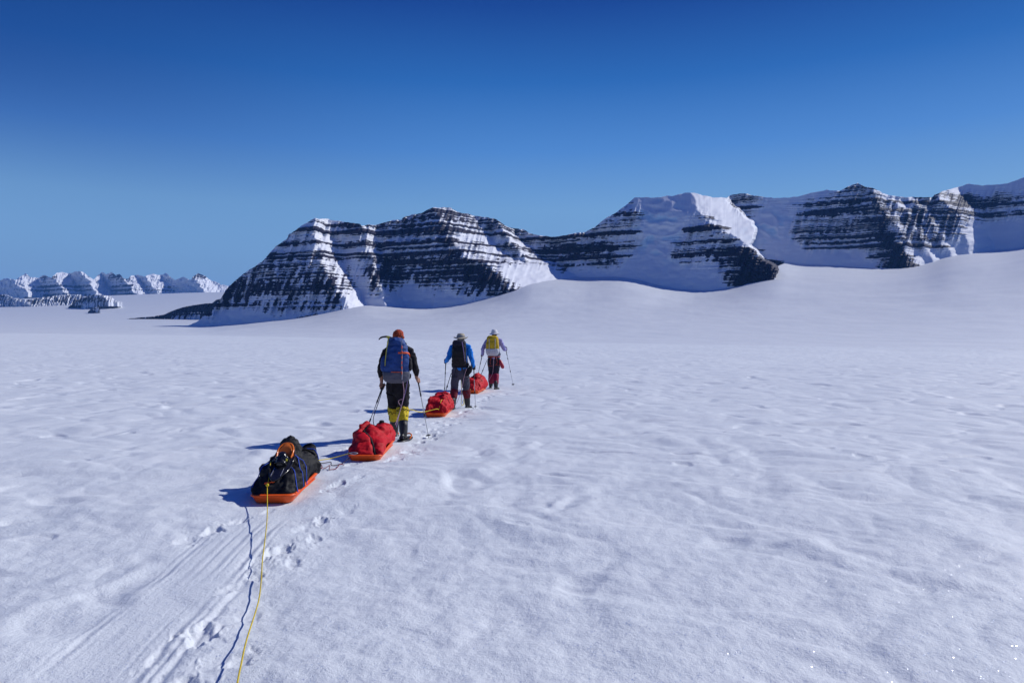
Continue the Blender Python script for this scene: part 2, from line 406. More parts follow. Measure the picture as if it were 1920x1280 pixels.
ROCKPTS = [
    (590, 412, -.3), (620, 416, -.3), (560, 432, .3), (540, 450, .3), (600, 432, .9), (640, 432, .9), (680, 430, .9), (720, 432, .8), (760, 432, .9), (800, 432, .9), (835, 432, .8), (790, 410, .1), (815, 396, .0), (830, 390, .5),
    (740, 416, .1), (700, 424, .0), (560, 465, .05), (600, 450, -.15), (640, 446, -.1), (520, 480, .2), (560, 490, .25), (590, 480, .15), (480, 510, .25), (520, 515, .3), (560, 520, .35), (600, 520, .45),
    (440, 535, .35), (470, 540, .4), (510, 548, .45), (550, 552, .55), (590, 552, .6), (620, 556, .7), (640, 562, .7), (415, 565, .45), (395, 588, .2), (440, 562, .4), (470, 570, .1), (530, 576, .55), (500, 575, .15), (560, 577, .35), (600, 582, .6), (630, 575, .5), (575, 585, -.1),
    (380, 602, -1), (420, 592, -1), (450, 588, -.9), (490, 592, -1), (540, 592, -1), (610, 590, -.9), (655, 565, -.6), (645, 577, -.9), (360, 608, -.8),
    (610, 450, -.2), (625, 470, -.1), (640, 500, 0), (650, 530, .1), (660, 545, 0), (665, 500, -.35), (668, 520, -.6), (680, 545, -1), (665, 560, -1), (690, 450, 0), (690, 480, 0), (700, 500, .1),
    (720, 460, .25), (760, 450, .0), (800, 448, .0), (740, 475, .4), (790, 475, .35), (840, 465, .4), (720, 500, .6), (760, 500, .5), (800, 500, .5), (850, 490, .6), (710, 525, .7), (740, 522, .6), (705, 542, .2), (735, 540, .1), (770, 515, .4), (800, 530, .35), (830, 510, .5), (830, 535, .2),
    (760, 555, -1), (720, 560, -1), (790, 560, -1), (840, 560, -1), (765, 538, -.8), (870, 510, .6), (900, 510, .85), (930, 520, .95), (945, 532, .9), (900, 535, .7), (875, 545, .3), (930, 545, .2), (870, 562, -1), (905, 557, -.7), (810, 553, -.6),
    (860, 405, .1), (880, 418, .0), (870, 432, .4), (930, 432, .45), (910, 420, .0), (960, 432, .4), (880, 445, -.5), (920, 448, -.35), (900, 458, .35), (950, 460, .3), (985, 448, -.1), (920, 472, -.6), (890, 480, .1), (930, 488, .2), (960, 475, -.1), (960, 490, .0), (990, 478, .1), (945, 505, -.9), (975, 505, -.9), (960, 520, -1), (1000, 510, -1), (990, 495, -.3),
    (1010, 455, .4), (1035, 455, .4), (1040, 468, .8), (1025, 470, .5), (1020, 490, .2), (1045, 490, .5), (1065, 490, .55), (1075, 465, .7), (1080, 480, .7), (1060, 503, -.2), (1020, 508, -1), (1030, 512, -1), (1090, 500, -.5), (1085, 448, .2), (1110, 440, .2), (1110, 460, .5), (1110, 478, .6), (1140, 470, .5), (1125, 490, .4), (1145, 492, .35), (1165, 482, -.1),
    (1140, 425, .15), (1160, 405, .1), (1180, 385, .05), (1190, 400, .1), (1180, 415, .2), (1160, 440, .0), (1175, 445, .05), (1180, 460, .0), (1190, 430, -.3), (1206, 400, -.8), (1206, 380, -.9), (1215, 430, -1), (1200, 470, -.9), (1180, 500, -1), (1140, 508, -1), (1080, 514, -1), (1110, 508, -.9),
    (1230, 390, -1), (1260, 390, -1), (1285, 390, -1), (1240, 430, -1), (1270, 430, -1), (1240, 470, -1), (1210, 510, -1), (1250, 500, -1), (1250, 530, -1), (1280, 520, -1), (1300, 530, -1),
    (1304, 385, -1), (1311, 402, -.1), (1330, 418, .5), (1300, 412, -.7), (1318, 428, .35), (1303, 440, .35), (1290, 455, .2), (1275, 472, .15), (1288, 440, -.2), (1350, 435, .5), (1335, 445, .35), (1330, 462, .5), (1310, 462, .2), (1300, 478, .2), (1320, 480, .35), (1345, 475, .4), (1370, 455, .7), (1375, 475, .7), (1400, 470, 1), (1420, 488, 1), (1440, 502, 1), (1405, 495, 1), (1390, 512, 1), (1385, 528, .9), (1400, 525, .9), (1360, 495, .5), (1350, 505, -.1), (1370, 512, .4), (1310, 495, -.6), (1335, 505, -.8), (1345, 525, -1), (1368, 532, -.7), (1320, 520, -1), (1430, 512, .8), (1445, 508, .6),
    (1325, 385, -1), (1350, 385, -1), (1350, 410, -1), (1375, 410, -1), (1395, 425, -1), (1400, 445, -1), (1380, 432, -.9), (1412, 455, -1), (1425, 470, -.6),
    (1376, 372, .3), (1396, 370, .3), (1410, 372, .1), (1395, 382, .1), (1395, 392, .0), (1415, 385, -.2), (1430, 380, -.8), (1440, 400, -1), (1440, 430, -1), (1465, 385, -.8), (1470, 410, -1), (1475, 440, -.9), (1450, 470, -1), (1480, 470, -1), (1490, 390, -.5), (1500, 372, -1), (1540, 362, -.9),
    (1515, 385, .2), (1550, 378, .3), (1580, 372, .3), (1605, 350, .3), (1600, 365, .3), (1520, 405, .25), (1560, 400, .3), (1600, 395, .3), (1505, 420, .2), (1540, 420, .3), (1580, 420, .3), (1620, 410, .4), (1500, 440, .35), (1515, 450, .6), (1550, 442, .55), (1580, 440, .5), (1610, 435, .3), (1530, 458, -.1), (1565, 460, -.2), (1585, 455, .0), (1600, 452, .0), (1635, 430, .65), (1650, 400, .6), (1645, 375, .5), (1655, 450, .8), (1635, 455, .4), (1635, 470, .5), (1660, 470, .8), (1685, 470, 1), (1695, 490, 1), (1675, 492, .7), (1655, 488, .3), (1610, 478, -.9), (1575, 478, -1), (1540, 475, -1), (1500, 470, -1), (1640, 495, -.9), (1600, 493, -1), (1540, 490, -1),
    (1665, 368, -.2), (1668, 385, -.1), (1680, 400, .0), (1680, 385, .3), (1700, 372, -.3), (1700, 395, .2), (1720, 410, .2), (1700, 420, .15), (1695, 430, -.2), (1715, 435, .1), (1700, 450, .1), (1715, 460, .5), (1735, 452, .3), (1745, 430, .1), (1745, 395, .0), (1770, 395, .0), (1770, 440, .2), (1765, 455, .3), (1790, 420, .1), (1795, 445, .25), (1803, 432, .0), (1720, 475, -1), (1750, 474, -1), (1785, 465, -.9), (1805, 462, -1), (1815, 440, -1),
    (1730, 376, .5), (1750, 377, .9), (1780, 377, .9), (1815, 378, .8), (1790, 360, -.7), (1770, 366, -.6), (1840, 358, -.9), (1850, 378, .15), (1880, 372, .0), (1905, 378, .2), (1900, 355, -.8), (1860, 390, .1), (1840, 400, .1), (1820, 395, .15), (1880, 400, -.3), (1910, 395, -.1), (1835, 410, -.1), (1900, 420, -1), (1860, 430, -1), (1830, 445, -1), (1890, 450, -1), (1950, 400, -.5), (1950, 450, -1), (2050, 400, -.4), (2050, 440, -1)]

def main_rock(X, Y, Z, D):
    rk = blend_controls(X, Y, ROCKPTS, 17, 13)
    fall = X + 0.32 * (Y - 480)
    rib = noise2(fall / 13, Y / 80, 21)
    low = sstep(470, 560, Y)
    s = strata(Z, X)
    n = fbm2(X / 10, Y / 3.0, 3, 81)
    ribs = fbm2(fall / 8.5, Y / 26, 3, 83)
    amp = np.clip(1.35 - np.abs(rk), 0.25, 1)
    return np.where(rk > 0, 0.62, 0.85) * rk - 0.06 + amp * (0.92 * s * (1 - 0.22 * low) + 0.28 * n + 0.74 * ribs * (0.35 + 0.65 * low))

main_mountain, _ = relief('mountain', M_ROCK, SKY, FOOT, main_depth_full, main_rock, 1700, 330, ice_fn=ice_tone, under=16.0)
tag(main_mountain, 'layered dark basalt mountain ridge banded with snow behind the walkers', 'mountain', kind='structure')

# distant ranges and outcrops: facets follow a saw-tooth of spurs
def saw(X, knots):
    k = np.array(knots, float)
    return np.interp(X, k[:, 0], k[:, 1])

def simple_depth(base, knots, slope, skyl, footl, amp, seed):
    ft = np.array(footl, float)
    def f(X, Y):
        yf = np.interp(X, ft[:, 0], ft[:, 1])
        h = (yf - Y) / FPX * base
        warp = X + 5.0 * fbm2(X / 15, Y / 9, 3, seed)
        d = base + h / slope + saw(warp + (yf - Y) * 0.7 - 10, knots)
        rib = 1 - 2 * np.abs(noise2((X + 0.3 * Y) / 5.5, Y / 26, seed + 3))
        return d - amp * rib - 0.5 * amp * fbm2(X / 3, Y / 2, 3, seed + 5)
    return f

def simple_rock(pts, sx, sy, band, wgt, seed, wrib=0.5):
    def f(X, Y, Z, D):
        rk = blend_controls(X, Y, pts, sx, sy)
        s = noise2(Z / band, Z * 0 + .5, seed) * 1.2 + 0.6 * noise2(Z / band * 2.2, Z * 0 + .5, seed + 1)
        n = fbm2(X / 4, Y / 2.0, 3, seed + 2)
        rb = fbm2((X + 0.35 * Y) / 3.6, Y / 14, 2, seed + 4)
        amp = np.clip(1.25 - np.abs(rk), 0.25, 1)
        return rk + amp * (wgt * s + 0.35 * n + wrib * rb)
    return f

A_SKY = [(-160, 520), (-90, 511), (-60, 520), (-40, 522), (-15, 519), (0, 526), (14, 522), (29, 525), (48, 512), (58, 519), (73, 521), (84, 517), (96, 520), (108, 513), (116, 509), (128, 514), (140, 510), (154, 509), (163, 517), (172, 522), (177, 524), (184, 514), (190, 510), (200, 514), (209, 509), (217, 516), (224, 514), (232, 521), (240, 524), (248, 517), (256, 515), (270, 518), (285, 513), (296, 517), (311, 512), (318, 519), (328, 525), (345, 520), (357, 524), (364, 517), (372, 510), (379, 515), (391, 523), (406, 530), (427, 535), (445, 530), (470, 533), (520, 538)]
A_FOOT = [(-160, 560), (0, 563), (30, 560), (48, 548), (94, 553), (169, 551), (208, 554), (234, 559), (255, 553), (312, 551), (370, 549), (427, 543), (520, 543)]
A_KN = [(-160, 400), (-60, -300), (-20, 300), (40, -450), (60, 150), (80, 350), (113, -400), (145, 350), (172, -350), (206, 450), (246, -450), (272, 200), (286, -100), (318, 450), (346, 0), (374, -400), (402, 350), (430, 600), (520, 500)]
A_ROCK = [(0, 535, -.2), (10, 555, -.6), (25, 540, -.1), (48, 522, -.9), (60, 535, 0), (100, 525, .1), (80, 545, .5), (100, 535, .3), (125, 520, -.8), (128, 540, .2), (150, 520, -.3), (150, 540, .3), (165, 535, .2), (180, 530, -.9), (190, 520, -.7), (195, 540, -.9), (210, 518, .2), (225, 530, .2), (215, 540, .3), (245, 530, .3), (235, 550, .6), (265, 525, -.8), (262, 540, -.1), (285, 525, -.2), (275, 545, .1), (300, 520, -.8), (310, 530, -.3), (318, 540, .3), (335, 530, -.4), (350, 527, -.1), (372, 517, .2), (372, 528, .1), (390, 530, -.1), (340, 545, -.7), (360, 542, -.7), (400, 540, -.9), (440, 538, -.3), (-60, 530, .2), (-100, 550, 0)]
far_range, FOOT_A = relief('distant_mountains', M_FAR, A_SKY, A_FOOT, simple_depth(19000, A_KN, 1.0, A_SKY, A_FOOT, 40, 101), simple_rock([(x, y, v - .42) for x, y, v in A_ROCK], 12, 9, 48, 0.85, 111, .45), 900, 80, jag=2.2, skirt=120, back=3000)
tag(far_range, 'distant pale blue snow-streaked mountain range along the left horizon', 'mountain', kind='structure')

B_SKY = [(-100, 548), (-30, 548), (0, 552), (12, 552), (23, 557), (35, 559), (48, 562), (78, 558), (117, 553), (151, 552), (158, 558), (163, 566)]
B_FOOT = [(-100, 570), (0, 571), (48, 576), (90, 576), (128, 576), (150, 572), (163, 568)]
B_ROCK = [(5, 560, -.1), (25, 565, -.8), (40, 570, -.8), (60, 566, .0), (90, 564, .0), (120, 562, .0), (145, 560, .05), (60, 575, -.4), (100, 574, -.3), (135, 574, -.2), (-40, 560, 0)]
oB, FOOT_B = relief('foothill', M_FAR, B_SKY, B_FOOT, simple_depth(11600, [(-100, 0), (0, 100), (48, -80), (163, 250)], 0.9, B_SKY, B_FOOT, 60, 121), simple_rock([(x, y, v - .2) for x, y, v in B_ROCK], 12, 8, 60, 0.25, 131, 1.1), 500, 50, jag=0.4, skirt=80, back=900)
tag(oB, 'low foothill of vertically striped rock and snow at far left', 'hill', kind='structure')

C_SKY = [(128, 575.5), (137, 569), (146, 563), (160, 557), (177, 552), (190, 553), (205, 554.5), (213, 560), (221, 564.5), (230, 566.8)]
C_FOOT = [(128, 576.5), (150, 573), (169, 569), (190, 567), (208, 566.5), (230, 567)]
C_ROCK = [(145, 568, .4), (160, 563, .35), (180, 557, .2), (200, 558, -.1), (205, 563, .1), (165, 568, -.1), (218, 563, -.9), (228, 566, -1)]
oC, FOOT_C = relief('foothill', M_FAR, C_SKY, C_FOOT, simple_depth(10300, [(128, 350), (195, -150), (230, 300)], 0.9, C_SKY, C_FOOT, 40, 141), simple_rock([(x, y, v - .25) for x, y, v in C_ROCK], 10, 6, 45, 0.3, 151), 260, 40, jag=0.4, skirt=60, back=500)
tag(oC, 'dark shaded foothill jutting from the glacier below the distant range', 'hill', kind='structure')

D_SKY = [(165, 584.3), (170, 580), (173, 577), (180, 575), (185, 571.5), (188, 573)]
D_FOOT = [(165, 585), (172, 583.5), (180, 581), (188, 575)]
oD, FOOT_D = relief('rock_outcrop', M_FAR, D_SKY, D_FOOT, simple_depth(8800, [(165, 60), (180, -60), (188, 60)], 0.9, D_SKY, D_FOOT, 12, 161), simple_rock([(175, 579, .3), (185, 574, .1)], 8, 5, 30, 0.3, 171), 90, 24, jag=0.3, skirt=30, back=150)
tag(oD, 'small isolated dark rock outcrop on the far left glacier', 'rock outcrop', kind='structure')

E_SKY = [(236, 598.3), (262, 595), (290, 593), (310, 589), (318, 585), (330, 580), (351, 574), (375, 570), (398, 568), (406, 562), (430, 556), (470, 550)]
E_FOOT = [(236, 599), (280, 598), (312, 597.5), (340, 595.5), (378, 594), (410, 594), (470, 596)]
E_ROCK = [(250, 597, .2), (290, 595, .3), (320, 590, .7), (350, 580, .8), (350, 590, .4), (385, 575, .8), (380, 588, .3), (330, 595, -.4), (360, 594, -.6), (410, 575, .7)]
oE, FOOT_E = relief('rock_outcrop', M_ROCK, E_SKY, E_FOOT, simple_depth(6500, [(236, 250), (350, 60), (430, -200), (470, -250)], 0.9, E_SKY, E_FOOT, 25, 181), simple_rock(E_ROCK, 13, 6, 22, 0.3, 191), 420, 60, jag=0.5, skirt=40, back=300)
tag(oE, 'low dark rocky ridge running out from the mountain toe at left', 'rock outcrop', kind='structure')

# ------------------------------------------------------------------ snow: one sheet from the photographer's feet to the ranges
BROW = np.array([(-400, 622.5), (0, 624.5), (320, 628), (640, 634), (960, 642), (1440, 650), (1920, 659), (2300, 664)], float)
_fa = np.array(FOOT, float)
_fx = np.linspace(343, 1990, 800); _fy = np.interp(_fx, _fa[:, 0], _fa[:, 1])
_fd = main_depth(_fx[None, :], _fy[None, :])[0]
_fe = (HY - _fy) / FPX
def gslope(X): return np.interp(X, [343, 700, 950, 1100, 1300, 1500, 1990], [5, 9, 20, 27, 28, 20, 12]) / 1000 / FPX      # the glacier steepens towards the cliffs
def gbasis(X):
    q = (X - 1150) / 800
    return np.stack([q ** k for k in range(7)], -1)
_wt = np.where((_fx > 655) & (_fx < 705) | (_fx > 955) & (_fx < 1008) | (_fx > 1455) & (_fx < 1490) | (_fx > 1708) & (_fx < 1810), .15, 1.0)
_gc = np.linalg.lstsq(gbasis(_fx) * _wt[:, None], (_fe - gslope(_fx) * (_fd - 4800)) * _wt, rcond=None)[0]
def glacier_fit(X, d): return gbasis(X) @ _gc + gslope(X) * (d - 4800)
_res = _fe - glacier_fit(_fx, _fd)
def gsmooth(a, sig):
    n = int(3 * sig); k = np.exp(-0.5 * (np.arange(-n, n + 1) / sig) ** 2); k /= k.sum()
    return np.convolve(np.pad(a, n, mode='edge'), k, 'valid')
_fd_s = gsmooth(_fd, 25 / 2.06)
_cor = gsmooth(_res * _wt, 34 / 2.06) / gsmooth(_wt, 34 / 2.06)

TRACK = np.array([(1.5, -1.75), (3.4, -2.12), (5.0, -2.28), (6.9, -2.42), (8.3, -2.42), (9.3, -2.0), (11.4, -1.86), (14.6, -1.66), (16.2, -1.30), (19.4, -1.10), (20.8, -0.68)])  # (y, x) of the beaten path

FOOTPRINTS = []; STRIDE = random.Random(9)
_rng = random.Random(5)
for (yy, xx) in [(3.3, -1.60), (3.95, -1.80), (4.95, -1.86), (5.55, -1.88), (6.05, -2.66), (6.35, -2.55), (6.4, -1.78), (7.75, -1.96), (8.9, -2.1), (9.35, -1.55), (9.9, -1.5), (10.2, -2.4), (10.9, -1.45), (11.6, -1.4), (12.0, -1.62), (12.4, -1.36), (12.9, -1.7), (13.1, -1.22), (13.6, -1.4), (14.2, -1.2), (15.4, -1.1), (16.1, -0.9), (17.0, -.95), (17.8, -.8), (18.5, -.7), (19.1, -.62)]:
    FOOTPRINTS.append((xx + .16, yy + .33, STRIDE.uniform(.05, .08), STRIDE.uniform(.01, .025), STRIDE.uniform(-.3, .3)))
    FOOTPRINTS.append((xx - .10, yy - .28, STRIDE.uniform(.05, .08), STRIDE.uniform(.01, .022), STRIDE.uniform(-.3, .3)))
    FOOTPRINTS.append((xx, yy, _rng.uniform(.06, .10), _rng.uniform(.018, .038), _rng.uniform(-.3, .3)))

def far_height(x, y):
    r = np.hypot(x, y)
    d = np.where(y > 0.3 * r, y, 0.3 * r)
    X = np.clip(CX + FPX * x / np.maximum(d, 1e-3), -500, 2250)
    X = np.where(y > 0, X, np.where(x > 0, 2250, -500))
    eb = (HY - np.interp(X, BROW[:, 0], BROW[:, 1])) / FPX
    db = np.clip(-EYE / eb, 45, 620)
    e14 = (HY - np.interp(X, [0, 347, 500, 2000], [561, 549, 545, 500])) / FPX
    r1 = np.minimum(np.maximum(db * 2.6, 300), 1500); e1 = eb - 0.0016
    # open glacier on the left, running out to the distant range
    ef = (HY - 613.0) / FPX
    eL = np.where(d < 4200, e1 + (ef - e1) * np.clip((d - r1) / (4200 - r1), 0, 1) ** 1.15, ef + (e14 - ef) * np.clip((d - 4200) / 10300, 0, 1.0))
    # basin below the main mountain
    Xc = np.clip(X, 343, 1990)
    D0 = 3900.0
    e0 = glacier_fit(Xc, np.full_like(Xc, D0))
    eR = np.where(d < D0, e1 + (e0 - e1) * np.clip((d - r1) / (D0 - r1), 0, 1) ** 1.15, glacier_fit(Xc, np.clip(d, D0, np.interp(Xc, _fx, _fd_s) + 350)))
    eR = eR + np.interp(X, _fx, _cor) * sstep(2200, 4300, d)
    e = eL + (eR - eL) * sstep(330, 430, X) * (1 - sstep(4750, 5500, d) * sstep(760, 560, X))
    z_far = EYE + e * d
    # near field: flat, then rolling over the brow
    w = sstep(0, 1, (d - db) / (r1 - db))
    z_near = -0.35 * np.maximum(d - db, 0) ** 1.2 * 0.02
    z = z_near * (1 - w) + z_far * w
    return np.where(d < db, 0.0, z), d

def near_height(x, y):
    r = np.hypot(x, y)
    z = np.zeros_like(x)
    def oct_(wl, amp, seed, sx=1.0, sy=1.0, fade=None):
        f = 1.0 if fade is None else np.clip(1 - (r - fade) / fade, 0, 1)
        return amp * f * noise2(x / wl * sx, y / wl * sy, seed)
    wx = x + 0.35 * noise2(x / 1.3, y / 1.3, 300); wy = y + 0.35 * noise2(x / 1.3 + 9, y / 1.3, 301)
    z += 0.10 * noise2(x / 9.0, y / 11.0, 201) * sstep(2, 14, r)
    z += 0.040 * noise2(wx / 2.6, wy / 2.1, 202)
    z += 0.018 * noise2(wx / 0.55, wy / 2.4, 221) * np.clip(noise2(x / 4, y / 4, 222) * 1.5 + .4 + sstep(-2.3, -3.3, x) * .5, 0, 1) * np.clip(1.6 - r / 40, 0, 1)
    pit = sstep(.48, .85, noise2(wx / 1.05 + 2, wy / 0.95, 223)); z -= 0.045 * pit * np.clip(1.8 - r / 60, .3, 1)
    # wind-packed hollows: billowed cups with crisp rims
    p2 = sstep(.50, .66, noise2(wx / .62 + 7, wy / .40, 226)) * np.clip(noise2(x / 2.6, y / 2.6, 227) * 2 + .3, 0, 1); z -= 0.022 * p2 * np.clip(1.6 - r / 40, 0, 1)
    c = np.abs(noise2(wx / 1.45, wy / 1.15, 203)); z += 0.046 * (c - 0.35)
    c2 = np.abs(noise2(wx / 0.72 + 4, wy / 0.58, 204)); z += 0.026 * (c2 - 0.35) * np.clip(1.6 - r / 60, 0, 1)
    z += 0.011 * noise2(wx / 0.33, wy / 0.30, 205) * np.clip(1.5 - r / 22, 0, 1)
    z += 0.0065 * noise2(x / 0.13, y / 0.12, 206) * np.clip(1.5 - r / 12, 0, 1)
    z += 0.0026 * noise2(x / 0.055, y / 0.05, 207) * np.clip(1.6 - r / 6, 0, 1)
    # beaten sled track: a shallow trough with runner grooves
    inr = (y > 1) & (y < 22) & (x > -5) & (x < 2)
    tx = np.interp(y, TRACK[:, 0], TRACK[:, 1])
    u = x - tx + 0.012 * noise2(y / 0.9, y * 0, 210)
    trough = np.exp(-(u / 0.33) ** 4)
    flat = inr * trough * np.clip((y - 1) / 1, 0, 1) * np.clip((8.6 - y) / 1.6, 0.25, 1)
    z = z * (1 - 0.72 * flat) - 0.017 * flat
    gr = np.zeros_like(x)
    for (uc, w, dep) in ((-0.27, .022, .026), (-0.21, .014, .014), (-0.12, .02, .014), (-0.04, .014, .012), (0.05, .022, .018), (0.12, .012, .012), (0.22, .024, .028), (0.29, .014, .015), (-0.33, .016, .01)):
        on = 0.55 + 0.45 * np.clip(2.2 * noise2(y / 0.8 + uc * 31, x * 0 + uc * 7, 211) + 0.6, 0, 1)
        gr += dep * on * (np.exp(-((u - uc) / w) ** 2) - 0.55 * np.exp(-((u - uc - 2.0 * w) / w) ** 2))
    z -= 0.32 * gr * inr * np.clip((7.3 - y) / .4, 0, 1) * np.clip(.55 + 1.3 * noise2(x / .5, y / 1.2, 224), .05, 1)
    # long scrape beside the track
    u2 = x - (tx + 0.36 + 0.02 * noise2(y / 1.1, y * 0, 213))
    z -= inr * 0.010 * np.exp(-(u2 / .022) ** 2) * np.clip((5.2 - y) / .6, 0, 1)
    # trampled crumbly snow along the path and separate boot prints
    band = inr * np.exp(-((x - tx - 0.50) / 0.30) ** 4) * np.clip(noise2(y / .8 + 3, x * 0, 214) * 1.6 + .35, 0, 1)
    z += 0.5 * band * (0.016 * np.abs(noise2(x / .060, y / .060, 215)) - 0.010 + 0.016 * noise2(x / .17, y / .21, 216))
    for (fx, fy, fr, fd, fa) in FOOTPRINTS:
        m = (np.abs(x - fx) < .5) & (np.abs(y - fy) < .6)
        if not m.any(): continue
        dx, dy = x[m] - fx, y[m] - fy
        ca, sa = math.cos(fa), math.sin(fa)
        a, b = (dx * ca + dy * sa) / fr, (-dx * sa + dy * ca) / (fr * 1.7)
        q = np.hypot(a, b) * (1 + 0.55 * noise2(x[m] / .10, y[m] / .10, 217) + .3 * noise2(x[m] / .035, y[m] / .035, 218))
        z[m] += -fd * (1 - sstep(0.35, 1.05, q)) + 0.18 * fd * np.exp(-((q - 1.15) / .25) ** 2) * (0.6 + 0.8 * np.abs(noise2(x[m] / .05, y[m] / .05, 219)))
    return z

def snow_z(x, y):
    zf, d = far_height(x, y)
    r = np.hypot(x, y)
    zn = near_height(x, y)
    return zf + zn * np.clip(1.0 - (r - 500) / 900, 0, 1) + 6.0 * fbm2(x / 420, y / 420, 3, 250) * sstep(900, 4000, r) * np.clip(1 - (r - 3600) / 1200, 0, 1) + 0.9 * fbm2(x / 70, y / 160, 3, 251) * sstep(250, 900, r) * np.clip(1 - (r - 5200) / 1200, 0, 1)

def gz(x, y):
    return float(snow_z(np.array([x], float), np.array([y], float))[0])

th = np.concatenate([np.linspace(-180, -60, 50)[:-1], np.linspace(-60, -42, 60)[:-1], np.linspace(-42, 42, 1150), np.linspace(42, 60, 60)[1:], np.linspace(60, 180, 50)[1:]])
rr = np.concatenate([np.geomspace(0.25, 2.2, 40)[:-1], np.geomspace(2.2, 40, 760)[:-1], np.geomspace(40, 700, 230)[:-1], np.geomspace(700, 27000, 200)])
TH, RR = np.meshgrid(np.radians(th), rr)
gx, gy = RR * np.sin(TH), RR * np.cos(TH)
gzv = snow_z(gx.ravel(), gy.ravel())
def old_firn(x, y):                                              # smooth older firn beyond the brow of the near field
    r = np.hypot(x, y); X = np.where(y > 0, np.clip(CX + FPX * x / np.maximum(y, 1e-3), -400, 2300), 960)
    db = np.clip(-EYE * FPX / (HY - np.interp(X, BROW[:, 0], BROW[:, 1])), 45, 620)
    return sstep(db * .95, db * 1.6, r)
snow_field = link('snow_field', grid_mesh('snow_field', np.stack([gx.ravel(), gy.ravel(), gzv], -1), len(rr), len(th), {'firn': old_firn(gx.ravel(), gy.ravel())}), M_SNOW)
tag(snow_field, 'wide sunlit snow-covered glacier with dimples and a beaten sled track', 'snow', kind='structure')

# ------------------------------------------------------------------ mesh building for the things
def at(px, py, d):
    return Vector(((px - CX) / FPX * d, d, EYE + (HY - py) / FPX * d))

def nrmz(v):
    return v / (np.linalg.norm(v) + 1e-12)

class MB:
    def __init__(self): self.v = []; self.f = []
    def rings(self, rings, cap=True, close=True):
        n = len(rings[0]); b = len(self.v)
        for r in rings: self.v.extend([tuple(p) for p in r])
        for i in range(len(rings) - 1):
            for j in range(n if close else n - 1):
                k = (j + 1) % n
                self.f.append((b + i * n + j, b + i * n + k, b + (i + 1) * n + k, b + (i + 1) * n + j))
        if cap:
            self.f.append(tuple(b + j for j in reversed(range(n))))
            self.f.append(tuple(b + (len(rings) - 1) * n + j for j in range(n)))
        return self
    def tube(self, path, rad, n=10, side=None, round_=True):
        """path: points; rad: one radius, a list, or a list of (across, deep) pairs; side: world direction of the first axis."""
        P = [np.array(p, float) for p in path]; m = len(P)
        if isinstance(rad, (int, float)): rad = [rad] * m
        rad = [(r, r) if isinstance(r, (int, float)) else r for r in rad]
        if len(rad) != m:
            ra_ = np.array(rad); q = np.linspace(0, len(rad) - 1, m)
            rad = [tuple(np.interp(t, range(len(ra_)), ra_[:, c]) for c in (0, 1)) for t in q]
        T = [nrmz(P[min(i + 1, m - 1)] - P[max(i - 1, 0)]) for i in range(m)]
        S = np.array(side if side is not None else ((1, 0, 0) if abs(T[0][0]) < .9 else (0, 1, 0)), float)
        out = []
        prev = None
        for i in range(m):
            s = S if (side is not None or prev is None) else prev
            u = nrmz(s - T[i] * (s @ T[i])); w = np.cross(T[i], u); prev = u
            def ring(c, k):
                return [c + k * (rad[i][0] * math.cos(2 * math.pi * j / n) * u + rad[i][1] * math.sin(2 * math.pi * j / n) * w) for j in range(n)]
            if i == 0 and round_:
                for a in (80, 55, 28): out.append(ring(P[0] - T[0] * min(rad[0]) * math.sin(R(a)), math.cos(R(a))))
            out.append(ring(P[i], 1))
            if i == m - 1 and round_:
                for a in (28, 55, 80): out.append(ring(P[i] + T[i] * min(rad[i]) * math.sin(R(a)), math.cos(R(a))))
        return self.rings(out)
    def ball(self, c, r, n=14, m=9):
        c = np.array(c, float); r = (r, r, r) if isinstance(r, (int, float)) else r
        rg = []
        for i in range(m):
            a = math.pi * (i + .35) / (m - .3) - math.pi / 2
            rg.append([c + np.array((r[0] * math.cos(a) * math.cos(2 * math.pi * j / n), r[1] * math.cos(a) * math.sin(2 * math.pi * j / n), r[2] * math.sin(a))) for j in range(n)])
        return self.rings(rg)
    def box(self, c, size, rot=None):
        c = np.array(c, float); M = np.eye(3) if rot is None else np.array(rot)
        h = np.array(size, float) / 2; b = len(self.v)
        for sx_ in (-1, 1):
            for sy_ in (-1, 1):
                for sz_ in (-1, 1): self.v.append(tuple(c + M @ (h * (sx_, sy_, sz_))))
        for f in ((0, 1, 3, 2), (4, 6, 7, 5), (0, 4, 5, 1), (2, 3, 7, 6), (0, 2, 6, 4), (1, 5, 7, 3)): self.f.append(tuple(b + i for i in f))
        return self
    def mesh(self, name, smooth=True):
        me = bpy.data.meshes.new(name); me.from_pydata(self.v, [], self.f); me.update()
        if smooth: me.polygons.foreach_set('use_smooth', np.ones(len(me.polygons), bool))
        return me
    def build(self, name, mat, parent=None, smooth=True, bevel=0):
        o = link(name, self.mesh(name, smooth), mat, parent)
        if bevel:
            b = o.modifiers.new('bevel', 'BEVEL'); b.width = bevel; b.segments = 2; b.limit_method = 'ANGLE'
        return o

def get_co(me):
    a = np.empty(len(me.vertices) * 3); me.vertices.foreach_get('co', a); return a.reshape(-1, 3)
def get_no(me):
    a = np.empty(len(me.vertices) * 3); me.vertices.foreach_get('normal', a); return a.reshape(-1, 3)
def set_co(me, co):
    me.vertices.foreach_set('co', co.ravel()); me.update()

